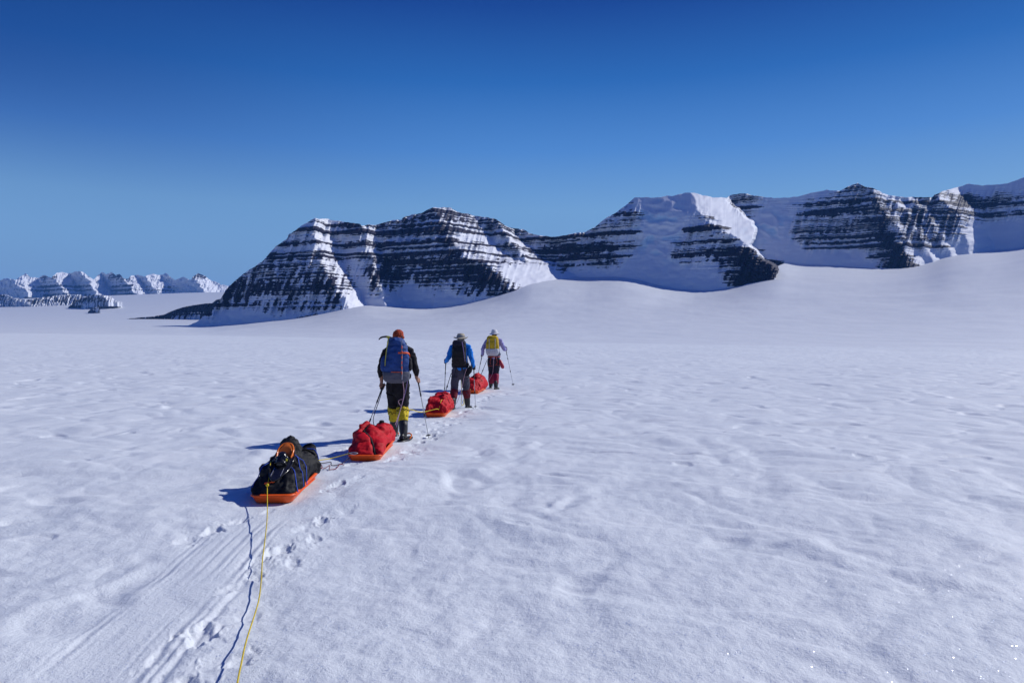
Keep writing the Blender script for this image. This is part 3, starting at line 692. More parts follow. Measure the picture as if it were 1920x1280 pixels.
def fused(name, mb, mat, parent=None, voxel=0.012, smooth=3, disp=None):
    """Fuse overlapping closed shapes into one continuous skin, relax it and push folds into it."""
    tmp = bpy.data.objects.new('tmp', mb.mesh('tmp')); COL.objects.link(tmp)
    r = tmp.modifiers.new('r', 'REMESH'); r.mode = 'VOXEL'; r.voxel_size = voxel; r.use_smooth_shade = True
    if smooth:
        s = tmp.modifiers.new('s', 'SMOOTH'); s.iterations = smooth; s.factor = 0.5
    dg = bpy.context.evaluated_depsgraph_get()
    me = bpy.data.meshes.new_from_object(tmp.evaluated_get(dg)); me.name = name
    bpy.data.objects.remove(tmp)
    if disp is not None:
        co, no = get_co(me), get_no(me)
        set_co(me, co + no * disp(co, no)[:, None])
    me.polygons.foreach_set('use_smooth', np.ones(len(me.polygons), bool))
    me.materials.clear()
    return link(name, me, mat, parent)

def folds(scale, amp, seed=0, stretch=(1, 1, 1)):
    def f(co, no):
        q = co * np.array(stretch) / scale
        q = q + 0.5 * np.stack([noise3(q * .7, seed + 5), noise3(q * .7 + 9, seed + 6), noise3(q * .7 + 21, seed + 7)], -1)
        a = 0.5 - np.abs(noise3(q, seed)) * 1.4
        b = 0.5 - np.abs(noise3(q * 2.1 + 4, seed + 1)) * 1.4
        return amp * (a + 0.5 * b)
    return f

def spline(pts, n=8):
    P = [np.array(p, float) for p in pts]
    if len(P) < 3: n2 = n; return [P[0] + (P[-1] - P[0]) * t for t in np.linspace(0, 1, n2)]
    Q = [2 * P[0] - P[1]] + P + [2 * P[-1] - P[-2]]
    out = []
    for i in range(1, len(Q) - 2):
        for t in np.linspace(0, 1, n, endpoint=False):
            a, b, c, d = Q[i - 1:i + 3]
            out.append(0.5 * (2 * b + (c - a) * t + (2 * a - 5 * b + 4 * c - d) * t * t + (3 * b - a - 3 * c + d) * t ** 3))
    out.append(P[-1]); return out

def empty(name, loc, rz=0, **kw):
    o = bpy.data.objects.new(name, None); COL.objects.link(o)
    o.location = loc; o.rotation_euler = (0, 0, rz); o.empty_display_size = .1
    return tag(o, **kw)

# ------------------------------------------------------------------ materials of the things
def cloth(name, c, rough=0.75, var=0.25, scale=14, weave=500, sheen=0.0, spec=0.3):
    m, N, L, P = new_mat(name)
    co = N.new('ShaderNodeTexCoord').outputs['Object']
    n = noise_node(N, L, co, scale, 4, .6)
    L.new(mixc(N, L, maprange(N, L, n.outputs['Fac'], .3, .7), tuple(x * (1 - var) for x in c), tuple(min(1, x * (1 + var)) for x in c)), P.inputs['Base Color'])
    P.inputs['Roughness'].default_value = rough; P.inputs['Specular IOR Level'].default_value = spec
    P.inputs['Sheen Weight'].default_value = sheen
    n2 = noise_node(N, L, co, 34, 5, .7)
    b = N.new('ShaderNodeBump'); b.inputs['Strength'].default_value = .45; b.inputs['Distance'].default_value = .012
    L.new(n2.outputs['Fac'], b.inputs['Height'])
    n3 = noise_node(N, L, co, weave, 1, .5)
    b3 = N.new('ShaderNodeBump'); b3.inputs['Strength'].default_value = .2; b3.inputs['Distance'].default_value = .001
    L.new(n3.outputs['Fac'], b3.inputs['Height']); L.new(b.outputs['Normal'], b3.inputs['Normal'])
    L.new(b3.outputs['Normal'], P.inputs['Normal'])
    return m

def solid(name, c, rough=0.4, metal=0.0, var=0.12, spec=0.5, scale=20):
    m, N, L, P = new_mat(name)
    co = N.new('ShaderNodeTexCoord').outputs['Object']
    n = noise_node(N, L, co, scale, 4, .6)
    L.new(mixc(N, L, n.outputs['Fac'], tuple(x * (1 - var) for x in c), tuple(min(1, x * (1 + var)) for x in c)), P.inputs['Base Color'])
    L.new(maprange(N, L, n.outputs['Fac'], .3, .7, rough * .8, min(1, rough * 1.25)), P.inputs['Roughness'])
    P.inputs['Metallic'].default_value = metal; P.inputs['Specular IOR Level'].default_value = spec
    return m

def rope_mat(name, c, c2):
    m, N, L, P = new_mat(name)
    co = N.new('ShaderNodeTexCoord').outputs['Object']
    w = N.new('ShaderNodeTexNoise'); w.inputs['Scale'].default_value = 90; w.inputs['Detail'].default_value = 2; L.new(co, w.inputs['Vector'])
    L.new(mixc(N, L, maprange(N, L, w.outputs['Fac'], .5, .62), c, c2), P.inputs['Base Color'])
    P.inputs['Roughness'].default_value = .7
    b = N.new('ShaderNodeBump'); b.inputs['Strength'].default_value = .6; b.inputs['Distance'].default_value = .002
    L.new(w.outputs['Fac'], b.inputs['Height']); L.new(b.outputs['Normal'], P.inputs['Normal'])
    return m

M = dict(
    hull=solid('orange_plastic', (.78, .098, .012), .38, 0, .12, .35),
    red=cloth('red_nylon', (.50, .006, .014), .6, .12, 10, spec=.2),
    black_nylon=cloth('black_nylon', (.010, .010, .012), .62, .3, 10, spec=.22),
    black=cloth('black_cloth', (.012, .011, .014), .85, .3),
    black_rubber=solid('black_rubber', (.015, .015, .017), .5),
    gloss_black=solid('gloss_black_plastic', (.012, .012, .014), .18),
    skin=solid('weathered_skin', (.34, .17, .11), .55, 0, .15),
    blue_pack=cloth('blue_ripstop', (.018, .058, .21), .65, .3),
    grey_pack=cloth('grey_ripstop', (.085, .09, .12), .7, .15),
    orange_web=cloth('orange_webbing', (.72, .10, .02), .7, .1),
    rust=cloth('rust_webbing', (.33, .05, .025), .7, .2),
    grey_web=cloth('grey_webbing', (.22, .22, .26), .7, .1),
    yellow_gaiter=cloth('yellow_gaiter_cloth', (.62, .46, .012), .65, .15),
    bandana=cloth('orange_red_bandana', (.34, .045, .015), .8, .7, 45),
    blue_shirt=cloth('bright_blue_jersey', (.008, .20, .66), .8, .12),
    slate=cloth('slate_trouser_cloth', (.062, .060, .082), .8, .2),
    dark_red=cloth('dark_red_gaiter_cloth', (.15, .008, .018), .7, .25),
    crimson=cloth('crimson_gaiter_cloth', (.27, .010, .045), .7, .2),
    beige=cloth('beige_felt', (.42, .37, .28), .85, .12),
    white=cloth('white_cotton', (.66, .66, .68), .85, .08),
    lavender=cloth('lavender_shirt_cloth', (.30, .28, .56), .8, .1),
    navy=cloth('navy_trouser_cloth', (.018, .019, .034), .85, .2),
    yellow_pack=cloth('mustard_ripstop', (.52, .34, .012), .65, .2),
    pale_pack=cloth('pale_grey_ripstop', (.46, .47, .50), .7, .12),
    alu=solid('pole_aluminium', (.42, .43, .46), .35, .85, .1),
    dark_alu=solid('dark_pole_shaft', (.05, .05, .06), .35, .6, .1),
    steel=solid('dark_steel', (.05, .05, .055), .35, .8),
    axe_yellow=solid('yellow_green_shaft', (.36, .34, .03), .5),
    red_bottle=solid('red_bottle_enamel', (.36, .012, .03), .35),
    blue_cord=rope_mat('blue_cord', (.02, .07, .45), (.03, .10, .55)),
    yellow_rope=rope_mat('yellow_rope', (.66, .50, .010), (.50, .36, .01)),
    pale_rope=rope_mat('pale_pink_cord', (.50, .30, .34), (.34, .22, .30)),
    mauve_rope=rope_mat('mauve_cord', (.17, .12, .30), (.26, .16, .34)),
    red_cord=rope_mat('dark_red_cord', (.20, .012, .03), (.10, .01, .02)),
    dark_cord=rope_mat('dark_cord', (.02, .014, .03), (.05, .02, .04)),
    amber=solid('amber_deck_plastic', (.42, .10, .012), .2),
    orange_clear=solid('orange_deck_plastic', (.78, .17, .012), .2),
    hairm=cloth('dark_hair', (.03, .02, .014), .6, .3, 60),
)

# ------------------------------------------------------------------ pulk sleds and their loads
def sled_ring(w, l0, l1, z, r, n=9, upturn=0.0):
    """rounded rectangle in plan, half width w, from l0 (back) to l1 (front) at height z; the front corners are rounder."""
    pts = []
    for cx_, cy_, a0, rr_ in ((w, l1, 0, r * 2.2), (-w, l1, 90, r * 2.2), (-w, l0, 180, r), (w, l0, 270, r)):
        rr2 = min(rr_, w * .98)
        ox = cx_ - math.copysign(rr2, cx_); oy = cy_ - rr2 if cy_ == l1 else cy_ + rr2
        for k in range(n):
            a = R(a0 + 90 * k / (n - 1)); x = ox + rr2 * math.cos(a); y = oy + rr2 * math.sin(a)
            t = max(0, (y - (l1 - .38)) / .38)
            pts.append((x, y, z + upturn * t * t))
    return pts

def make_sled(loc, rz, label, L0=-.68, L1=.72, w=.20, h=.092):
    root = empty('pulk_sled', loc, rz, label=label, cat='sled', group='orange cargo sleds pulled in a line')
    hb = MB()
    up = .13
    outer = [(w * .80, L0 + .06, L1 - .06, 0.000, .05), (w * .93, L0 + .035, L1 - .03, .006, .07), (w * 1.0, L0 + .02, L1 - .015, .03, .08), (w * 1.07, L0 + .004, L1, h * .75, .085), (w * 1.12, L0 - .006, L1 + .006, h, .09)]
    inner = [(w * 1.05, L0 + .012, L1 - .008, h - .006, .085), (w * .97, L0 + .035, L1 - .03, .04, .08), (w * .80, L0 + .07, L1 - .07, .016, .05)]
    hb.rings([sled_ring(a, b, c, z, r, upturn=up) for a, b, c, z, r in outer + inner])
    hb.build('hull', M['hull'], root)
    rim = MB()
    rp = sled_ring(w * 1.145, L0 - .022, L1 + .02, h + .002, .10, upturn=up); ip = sled_ring(w * 1.06, L0 + .004, L1 - .004, h + .002, .085, upturn=up)
    z_ = lambda P, dz: [(x, y, z + dz) for x, y, z in P]
    rim.rings([z_(ip, -.004), z_(rp, -.016), z_(rp, -.003), z_(ip, .008), z_(ip, -.004)], cap=False)
    rim.build('rim', M['hull'], root)
    # runner ribs moulded into the sides
    rb = MB()
    for s in (-1, 1):
        rb.tube([(s * w * 1.035, L0 + .14, .055), (s * w * 1.035, L1 - .30, .055)], (.008), 8)
    rb.build('side_rib', M['hull'], root)
    return root

def bag_mb(stations, lumps=(), n=26, p=2.6, base=.04):
    """stations: (y, half width, top z, x offset, lean); cross-sections are rounded, flat below."""
    mb = MB(); rg = []
    for (y, w, top, ox, lean) in stations:
        r = []
        for j in range(n):
            a = 2 * math.pi * j / n
            c, s = math.cos(a), math.sin(a)
            x = math.copysign(abs(c) ** (2 / p), c) * w; zz = math.copysign(abs(s) ** (2 / p), s)
            zc = (top + base) / 2; hz = (top - base) / 2
            taper = 1 - .30 * max(0, zz) ** 1.5
            r.append((ox + x * taper + lean * max(0, zz), y, zc + hz * zz))
        rg.append(r)
    mb.rings(rg)
    for c, r in lumps: mb.ball(c, r)
    return mb

def tuck(co, lines, width, depth):
    """pull the fabric in along straps: lines are polylines in x, y."""
    d = np.zeros(len(co))
    for ln in lines:
        best = np.full(len(co), 9.)
        for (a, b) in zip(ln[:-1], ln[1:]):
            a = np.array(a); b = np.array(b); ab = b - a
            t = np.clip(((co[:, :2] - a) @ ab) / (ab @ ab), 0, 1)
            best = np.minimum(best, np.linalg.norm(co[:, :2] - (a + t[:, None] * ab), axis=1))
        d -= depth * np.exp(-(best / width) ** 2)
    return d

def surf(me):
    co = [tuple(v.co) for v in me.vertices]
    return BVHTree.FromPolygons(co, [tuple(p.vertices) for p in me.polygons])

def on_top(bvh, x, y, lift=.006):
    hit = bvh.ray_cast(Vector((x, y, 2)), Vector((0, 0, -1)))
    return (x, y, (hit[0].z if hit[0] else .1) + lift)

def drape(bvh, pts, n=9, lift=.006):
    out = []
    P = [np.array(p, float) for p in pts]
    for a, b in zip(P[:-1], P[1:]):
        for t in np.linspace(0, 1, n, endpoint=False):
            q = a + (b - a) * t; out.append(on_top(bvh, q[0], q[1], lift))
    out.append(on_top(bvh, P[-1][0], P[-1][1], lift))
    # rope pulled tight: it bridges hollows
    for _ in range(3):
        for i in range(1, len(out) - 1):
            zm = (out[i - 1][2] + out[i + 1][2]) / 2
            if zm > out[i][2]: out[i] = (out[i][0], out[i][1], zm)
    return out

def strip(mb, pts, width, thick=.003):
    """flat webbing along pts, lying face up."""
    P = [np.array(p, float) for p in pts]; rg = []
    for i, q in enumerate(P):
        t = nrmz(P[min(i + 1, len(P) - 1)] - P[max(i - 1, 0)]); s = np.cross(t, (0, 0, 1.))
        if np.linalg.norm(s) < .15: s = np.array((1., 0, 0))
        s = nrmz(s); u = np.cross(s, t)
        rg.append([q - s * width / 2 - u * thick, q + s * width / 2 - u * thick, q + s * width / 2 + u * thick, q - s * width / 2 + u * thick])
    mb.rings(rg)

def place_sled(x, y, rz, label, **kw):
    zs = [gz(x + dx, y + dy) for dx in (-.2, 0, .2) for dy in (-.5, 0, .5)]
    z = sum(zs) / len(zs) - .004
    o = make_sled((x, y, z), rz, label, **kw)
    return o, z

def top_child(name, loc, rz, **kw):
    return empty(name, loc, rz, **kw)

def crease(seed, sc=.17, amp=.02):
    f1 = folds(sc, amp, seed, (1, .8, .8)); f2 = folds(sc * .4, amp * .35, seed + 9)
    return lambda co, no: (f1(co, no) + f2(co, no)) * np.clip((co[:, 2] - .06) / .08, 0, 1)

# rear sled: black load
S1X, S1Y, S1R = -2.475, 7.62, R(2.5)
sled1, z1 = place_sled(S1X, S1Y, S1R, 'orange sled closest to the camera under a black load', L1=.57)
SQ = lambda y: y * .80 if y > 0 else y
root = top_child('duffel_bag', (S1X, S1Y, z1), S1R, label='black nylon cargo bag lashed with blue cord on the nearest sled', cat='bag')
bb = bag_mb([(-.66, .16, .11, -.02, 0), (-.60, .222, .20, -.01, 0), (-.46, .240, .26, 0, 0), (-.30, .248, .33, 0, 0), (-.14, .245, .40, -.01, 0), (.02, .225, .45, -.02, -.02), (.16, .215, .43, 0, -.02), (.30, .22, .37, .02, .02), (.44, .225, .36, .03, .03), (.56, .20, .29, .02, .02), (.66, .14, .15, .01, 0)],
            [((-.02, .10, .41), (.14, .15, .10)), ((-.03, .13, .455), (.11, .12, .08)), ((.10, .40, .33), (.12, .17, .10)), ((-.12, -.28, .27), (.12, .2, .09)), ((.13, -.42, .2), (.11, .14, .08))])
bb.v = [(x, SQ(y), z) for x, y, z in bb.v]
bt = [[(.25, -.50), (.07, -.25), (-.16, -.28), (-.25, -.48)], [(.26, -.28), (.10, -.06)], [(.26, -.02), (.12, -.02)]]
fb = crease(11, .17, .036)
bag1 = fused('bag_body', bb, M['black_nylon'], root, .011, 3, lambda co, no: fb(co, no) + tuck(co, bt, .025, .016))
bvh1 = surf(bag1.data)
sb = MB(); strip(sb, drape(bvh1, [(-.21, .22), (0, .24), (.22, .26)], 8, .004), .03); sb.build('strap', M['black'], root)
sb = MB(); strip(sb, drape(bvh1, [(-.2, .36), (0.02, .37), (.21, .36)], 8, .004), .03); sb.build('strap', M['black'], root)
# closed neck of the bag on top
nk = MB(); nk.tube([(-.03, .12, .48), (-.035, .125, .515), (-.03, .14, .53)], [.085, .07, .045], 12)
fused('gathered_neck', nk, M['black_nylon'], root, .008, 1, folds(.04, .012, 77))

def make_snowshoe(root, M_deck, length=.52, w=.10, M_frame=None):
    """local: lies in the xy plane, toe towards +y, top face +z."""
    def outline(k, z):
        pts = []
        for j in range(28):
            a = 2 * math.pi * j / 28
            x = k * w * math.cos(a) * (1.0 if math.sin(a) > -.2 else 1 - .55 * max(0, -math.sin(a) - .2)); y = length / 2 * (abs(math.sin(a)) ** .75) * math.copysign(1, math.sin(a)) * (1 - (1 - k) * .2)
            pts.append((x, y, z + (.05 * max(0, y / (length / 2) - .45) ** 2 * 3)))
        return pts
    d = MB(); d.rings([outline(.93, -.004), outline(.93, .004)]); d.build('deck', M['gloss_black'], root, smooth=False)
    fr = MB(); o_ = outline(1.0, 0); fr.tube(o_ + o_[:1], .011, 8, round_=False); fr.build('frame', M_frame or M_deck, root)
    tp = MB(); k = [p for p in outline(.96, .007)]
    toe = [p for p in k if p[1] > length * .18]; toe.sort(key=lambda p: math.atan2(p[1] - length * .18 + .01, p[0]))
    b = len(tp.v); tp.v.extend(toe); tp.v.extend([(x, y, z + .006) for x, y, z in toe]); n = len(toe)
    tp.f.append(tuple(range(n))[::-1]); tp.f.append(tuple(range(n, 2 * n)))
    for j in range(n): tp.f.append((j, (j + 1) % n, n + (j + 1) % n, n + j))
    tp.build('toe_plate', M_deck, root, smooth=False)
    bd = MB(); bd.tube([(0, -.03, .03), (0, .05, .05), (0, .10, .045)], [(.05, .03), (.055, .045), (.035, .03)], 12, side=(1, 0, 0))
    for s in (-1, 1): bd.tube(spline([(s * .07, .05, .004), (s * .055, .05, .06), (0, .05, .098)], 5), .009, 8)
    for s in (-1, 1): bd.tube(spline([(s * .06, -.02, .004), (s * .05, -.04, .05), (0, -.05, .075)], 5), .008, 8)
    bd.ball((0, .07, .085), (.04, .045, .025))
    fused('binding', bd, M['gloss_black'], root, .007, 1, folds(.04, .006, 5))
    for s in (-1, 1):
        st = MB(); st.box((s * .05, -.14, .009), (.008, .14, .008)); st.build('traction_rail', M['alu'], root, smooth=False, bevel=.002)
    hk = MB(); hk.box((.055, .02, .05), (.012, .03, .02)); hk.build('buckle', M['axe_yellow'], root, smooth=False)

# snowshoe strapped on the back slope of the black load, toe up
Rz1 = Matrix.Rotation(S1R, 3, 'Z')
a_ = np.array(on_top(bvh1, 0.0, -.56, .02)); b_ = np.array(on_top(bvh1, 0.01, -.15, .02))
fwd = nrmz(b_ - a_); rgt = nrmz(np.cross(fwd, (0, 0, 1.))); upv = np.cross(rgt, fwd)
ss = empty('snowshoe', (S1X, S1Y, z1), 0, label='black snowshoe with orange toe strapped on top of the black load', cat='snowshoe')
mat3 = Matrix((rgt, fwd, upv)).transposed()
ss.matrix_world = Matrix.Translation(Vector((S1X, S1Y, z1)) + Rz1 @ Vector((a_ + b_) / 2)) @ (Rz1 @ mat3).to_4x4()
make_snowshoe(ss, M['orange_clear'], .56, .105, M['gloss_black'])
# the toe hoop stands proud of the load
hoop = MB(); hoop.tube(spline([(-.078, .10, .03), (-.082, .19, .06), (-.05, .26, .085), (0, .275, .092), (.05, .26, .085), (.082, .19, .06), (.078, .10, .03)], 6), (.011), 8)
hoop.build('toe_hoop', M['orange_clear'], ss)
shell = MB(); rgs = []
for t in np.linspace(0, 1, 9):
    a = R(180 * t); 
    rgs.append([(-.076 * math.cos(a), .12 + .145 * math.sin(a) * k, .035 + .07 * math.sin(a) * k - .008 * (1 - k)) for k in (0.0, .35, .7, 1.0)] + [(-.076 * math.cos(a), .12 + .145 * math.sin(a) * k, .030 + .07 * math.sin(a) * k - .008 * (1 - k)) for k in (1.0, .7, .35, 0.0)])
shell.rings(rgs); shell.build('toe_shell', M['amber'], ss)

def world_cord(name, label, pts, r, mat, cat='cord', group=None, n=8):
    mb = MB(); P = spline(pts, n); mb.tube(P, r, 8)
    return tag(mb.build(name, mat), label, cat, group)

def s1w(p): return tuple(Vector((S1X, S1Y, z1)) + Rz1 @ Vector(p))
zig = [[(-.235, -.56), (-.20, -.40), (-.10, -.22)], [(-.10, -.22), (0.02, -.31), (.12, -.37), (.20, -.52), (.245, -.60)], [(.05, -.10), (.13, -.16), (.20, -.33), (.25, -.40)], [(.06, -.09), (.16, -.06), (.215, -.16), (.25, -.26)], [(-.10, -.22), (-.06, -.12), (.05, -.10)], [(.12, .27), (.2, .29), (.245, .29)]]
ZL = ['blue cord on the shaded left flank of the black load', 'blue cord from the snowshoe to the right rear corner of the nearest sled', 'middle blue cord on the right flank of the black load', 'blue cord on the right flank nearest the front of the black load',
      'short blue cord crossing over the snowshoe binding', 'blue cord on the front lump of the black load']
for zz, zl in zip(zig, ZL):
    mb = MB(); mb.tube([s1w(p) for p in drape(bvh1, zz, 8, .007)], .0048, 8)
    tag(mb.build('lashing_rope', M['blue_cord']), zl, 'cord', 'blue lashing cords on the black load')
tg = MB(); q1 = s1w(on_top(bvh1, -.09, -.585, .012)); q2 = s1w(on_top(bvh1, -.0, -.60, .012)); tg.tube([q1, q2], [.012, .008], 8)
tag(tg.build('toggle', M['hull']), 'small orange toggle at the back edge of the black load', 'toggle')

# second sled: red load
S2X, S2Y, S2R = -1.985, 9.78, R(1.0)
sled2, z2 = place_sled(S2X, S2Y, S2R, 'orange sled right behind the walker in black, second nearest')
root = top_child('duffel_bag', (S2X, S2Y, z2), S2R, label='large red cargo bag with black strap behind the walker in black', cat='bag', group='red cargo bags on the sleds')
rb_ = bag_mb([(-.66, .20, .11, -.01, 0), (-.60, .232, .175, 0, 0), (-.48, .24, .245, 0, 0), (-.32, .24, .325, -.01, -.01), (-.14, .232, .40, -.03, -.04), (0, .225, .41, -.03, -.05), (.14, .225, .37, -.02, -.02), (.28, .225, .325, .0, .02), (.44, .21, .30, .03, .05), (.60, .17, .27, .05, .06), (.72, .11, .18, .06, .05)],
             [((-.08, -.06, .385), (.115, .12, .075)), ((.10, .06, .32), (.12, .16, .09)), ((.07, .58, .25), (.11, .15, .10)), ((-.04, -.34, .26), (.15, .15, .07))])
t2 = [[(-.02, .02), (-.10, -.20), (.05, -.42), (.14, -.62)], [(-.10, -.20), (.06, .05)], [(.03, .40), (.2, .36)]]
f2 = crease(23, .30, .034)
bag2 = fused('bag_body', rb_, M['red'], root, .011, 3, lambda co, no: f2(co, no) + tuck(co, t2, .032, .028))
bvh2 = surf(bag2.data)
sb = MB(); strip(sb, drape(bvh2, [(.03, .0), (-.10, -.20), (.05, -.42), (.14, -.64)], 9, .003), .026); sb.build('strap', M['black'], root)
sb = MB(); sb.tube([on_top(bvh2, .04, .14, .01), on_top(bvh2, .07, .20, .03), on_top(bvh2, .12, .22, .02)], [.02, .03, .016], 8); sb.ball(on_top(bvh2, .09, .16, .03), (.035, .03, .02))
fused('buckle', sb, M['black'], root, .008, 0, folds(.03, .012, 9))

# third and fourth sleds
def red_bundle(x, y, rz, label, stations, lumps, seed, sl_label):
    sl, z = place_sled(x, y, rz, sl_label)
    root = top_child('duffel_bag', (x, y, z), rz, label=label, cat='bag', group='red cargo bags on the sleds')
    f = crease(seed, .22, .040)
    b = fused('bag_body', bag_mb(stations, lumps), M['red'], root, .013, 2, f)
    bv = surf(b.data)
    for yy in (-.2, .22):
        s = MB(); strip(s, drape(bv, [(-.24, yy), (0, yy + .05), (.24, yy)], 9, .003), .024); s.build('strap', M['dark_red'], root)
    return z, bv
S3X, S3Y, S3R = -1.575, 14.95, R(-3)
z3, bvh3 = red_bundle(S3X, S3Y, S3R, 'rounded red cargo bag just left of the legs of the walker in blue',
    [(-.64, .17, .13, 0, 0), (-.56, .235, .26, 0, 0), (-.42, .25, .36, 0, 0), (-.22, .25, .41, 0, 0), (0, .25, .43, .02, .02), (.2, .25, .41, .02, .02), (.4, .24, .37, .02, 0), (.56, .22, .30, .02, 0), (.68, .14, .2, .02, 0)],
    [((-.1, -.35, .32), (.12, .14, .1)), ((.1, -.1, .36), (.14, .2, .1)), ((.02, .3, .34), (.2, .2, .12))], 41, 'orange sled under the rounded red bag, third nearest')
S4X, S4Y, S4R = -1.06, 20.0, R(-9)
z4, bvh4 = red_bundle(S4X, S4Y, S4R, 'farthest red cargo bag, half hidden behind the walker in blue',
    [(-.64, .15, .12, 0, 0), (-.54, .22, .24, 0, 0), (-.36, .245, .36, 0, 0), (-.14, .25, .45, .0, .0), (.08, .255, .49, .01, .02), (.28, .25, .47, .02, .02), (.46, .235, .40, .02, 0), (.60, .2, .30, .02, 0), (.7, .13, .2, .02, 0)],
    [((.05, .1, .42), (.18, .22, .12)), ((-.08, -.3, .33), (.14, .16, .1))], 53, 'farthest orange sled, just behind the walker in lavender')

# ------------------------------------------------------------------ poles, axe, packs
def make_pole(label, top, tip, shaft='alu', group='trekking poles of the walkers'):
    A, B = np.array(top, float), np.array(tip, float)
    ax = nrmz(A - B); Ln = np.linalg.norm(A - B)
    root = empty('trekking_pole', tuple(B), 0, label=label, cat='trekking pole', group=group)
    p = lambda s: ax * s                                                     # local points measured up from the tip
    MB().tube([p(.02), p(Ln * .38), p(Ln * .381), p(Ln * .7), p(Ln * .701), p(Ln - .12)], [.0055, .0065, .0075, .0075, .0085, .0085], 8).build('shaft', M[shaft], root)
    MB().tube([p(Ln - .30), p(Ln - .15), p(Ln - .10), p(Ln - .04), p(Ln - .01), p(Ln)], [.010, .012, .015, .014, .019, .012], 10).build('grip', M['black_rubber'], root)
    MB().tube([p(-.0), p(.03)], [.003, .006], 6).build('tip', M['steel'], root)
    b = MB(); u = nrmz(np.cross(ax, (0, 1, 0))); w = np.cross(ax, u)
    b.rings([[p(.065 + dz) + r * (math.cos(2 * math.pi * j / 12) * u + math.sin(2 * math.pi * j / 12) * w) for j in range(12)] for r, dz in ((.008, .012), (.045, 0), (.045, -.006), (.008, -.004))])
    b.build('basket', M['black_rubber'], root)
    for q in (.38, .70):
        MB().tube([p(Ln * q - .022), p(Ln * q + .022)], [.0125, .0125], 8).build('clamp', M['black_rubber'], root)
    s = MB(); s.tube(spline([p(Ln - .01), p(Ln - .05) - w * .045, p(Ln - .14) - w * .05, p(Ln - .10) - w * .02, p(Ln - .02)], 5), .006, 6); s.build('wrist_strap', M['black'], root)
    return root

def pack_rings(st, n=22, p=3.0):
    rg = []
    for (z, cx_, w, y0, y1) in st:                                           # y0: back panel, y1: outer side (more negative)
        cy_, h = (y0 + y1) / 2, abs(y1 - y0) / 2
        r = []
        for j in range(n):
            a = 2 * math.pi * j / n; c, s = math.cos(a), math.sin(a)
            r.append((cx_ + w * math.copysign(abs(c) ** (2 / p), c), cy_ + h * math.copysign(abs(s) ** (2 / p), s), z))
        rg.append(r)
    return rg

# ------------------------------------------------------------------ people
def hand_mb(mb, wrist, g, axis, side, k=1.0):
    """a fist round the grip at g whose axis runs up the pole: palm, four bent fingers and a thumb."""
    wrist, g, a = np.array(wrist, float), np.array(g, float), nrmz(np.array(axis, float))
    r0 = wrist - g; r0 = nrmz(r0 - a * (r0 @ a)); t = np.cross(a, r0) * side
    pc = g + r0 * .036 * k
    mb.tube([wrist, pc + (wrist - pc) * .35, pc], [(.026 * k, .021 * k), (.038 * k, .020 * k), (.042 * k, .017 * k)], 10, side=a)
    for i, (off, sweep) in enumerate(((.034, 205), (.012, 222), (-.011, 212), (-.032, 190))):
        pts, rad = [], []
        for q in np.linspace(0, 1, 7):
            an = R(25 + sweep * q); rr_ = (.034 - .008 * q) * k
            pts.append(g + a * off * k + rr_ * (math.cos(an) * r0 + math.sin(an) * t)); rad.append((.0105 - .003 * q - .0006 * i) * k)
        mb.tube(pts, rad, 7)
    th_ = [pc + a * .025 * k - t * .012 * k, g + a * .050 * k - t * .030 * k + r0 * .012 * k, g + a * .058 * k - t * .018 * k - r0 * .022 * k, g + a * .050 * k + t * .006 * k - r0 * .030 * k]
    mb.tube(spline(th_, 3), [.0125 * k, .0115 * k, .009 * k], 7)

def leg_pts(J, s):
    return [np.array(J['hip' + s]), np.array(J['knee' + s]), np.array(J['ankle' + s])]

def mid(a, b, t): return np.array(a) + (np.array(b) - np.array(a)) * t

def boot_mb(ankle, heading, pitch=0.0, k=1.0):
    mb = MB(); an = np.array(ankle, float)
    f = np.array((math.sin(heading) * math.cos(pitch), math.cos(heading) * math.cos(pitch), -math.sin(pitch))); r = np.array((math.cos(heading), -math.sin(heading), 0)); u = np.cross(r, f)
    P = lambda y, z, x=0: an + f * y + u * z + r * x
    mb.tube([P(-.01, .13), P(-.01, .05), P(-.005, -.01)], [(.055, .062), (.052, .060), (.05, .065)], 12, side=r)
    mb.tube([P(-.065, -.055), P(0, -.045), P(.07, -.05), (P(.14, -.062)), P(.185, -.068)], [(.036, .034), (.042, .046), (.046, .036), (.047, .027), (.036, .02)], 12, side=r)
    sole = MB(); rg = []
    for y, w in ((-.098, .018), (-.09, .034), (-.04, .04), (.03, .042), (.1, .052), (.17, .046), (.21, .024), (.22, .01)):
        rg.append([P(y, -.098, -w), P(y, -.098, w), P(y, -.074, w), P(y, -.074, -w)])
    sole.rings(rg)
    return mb, sole

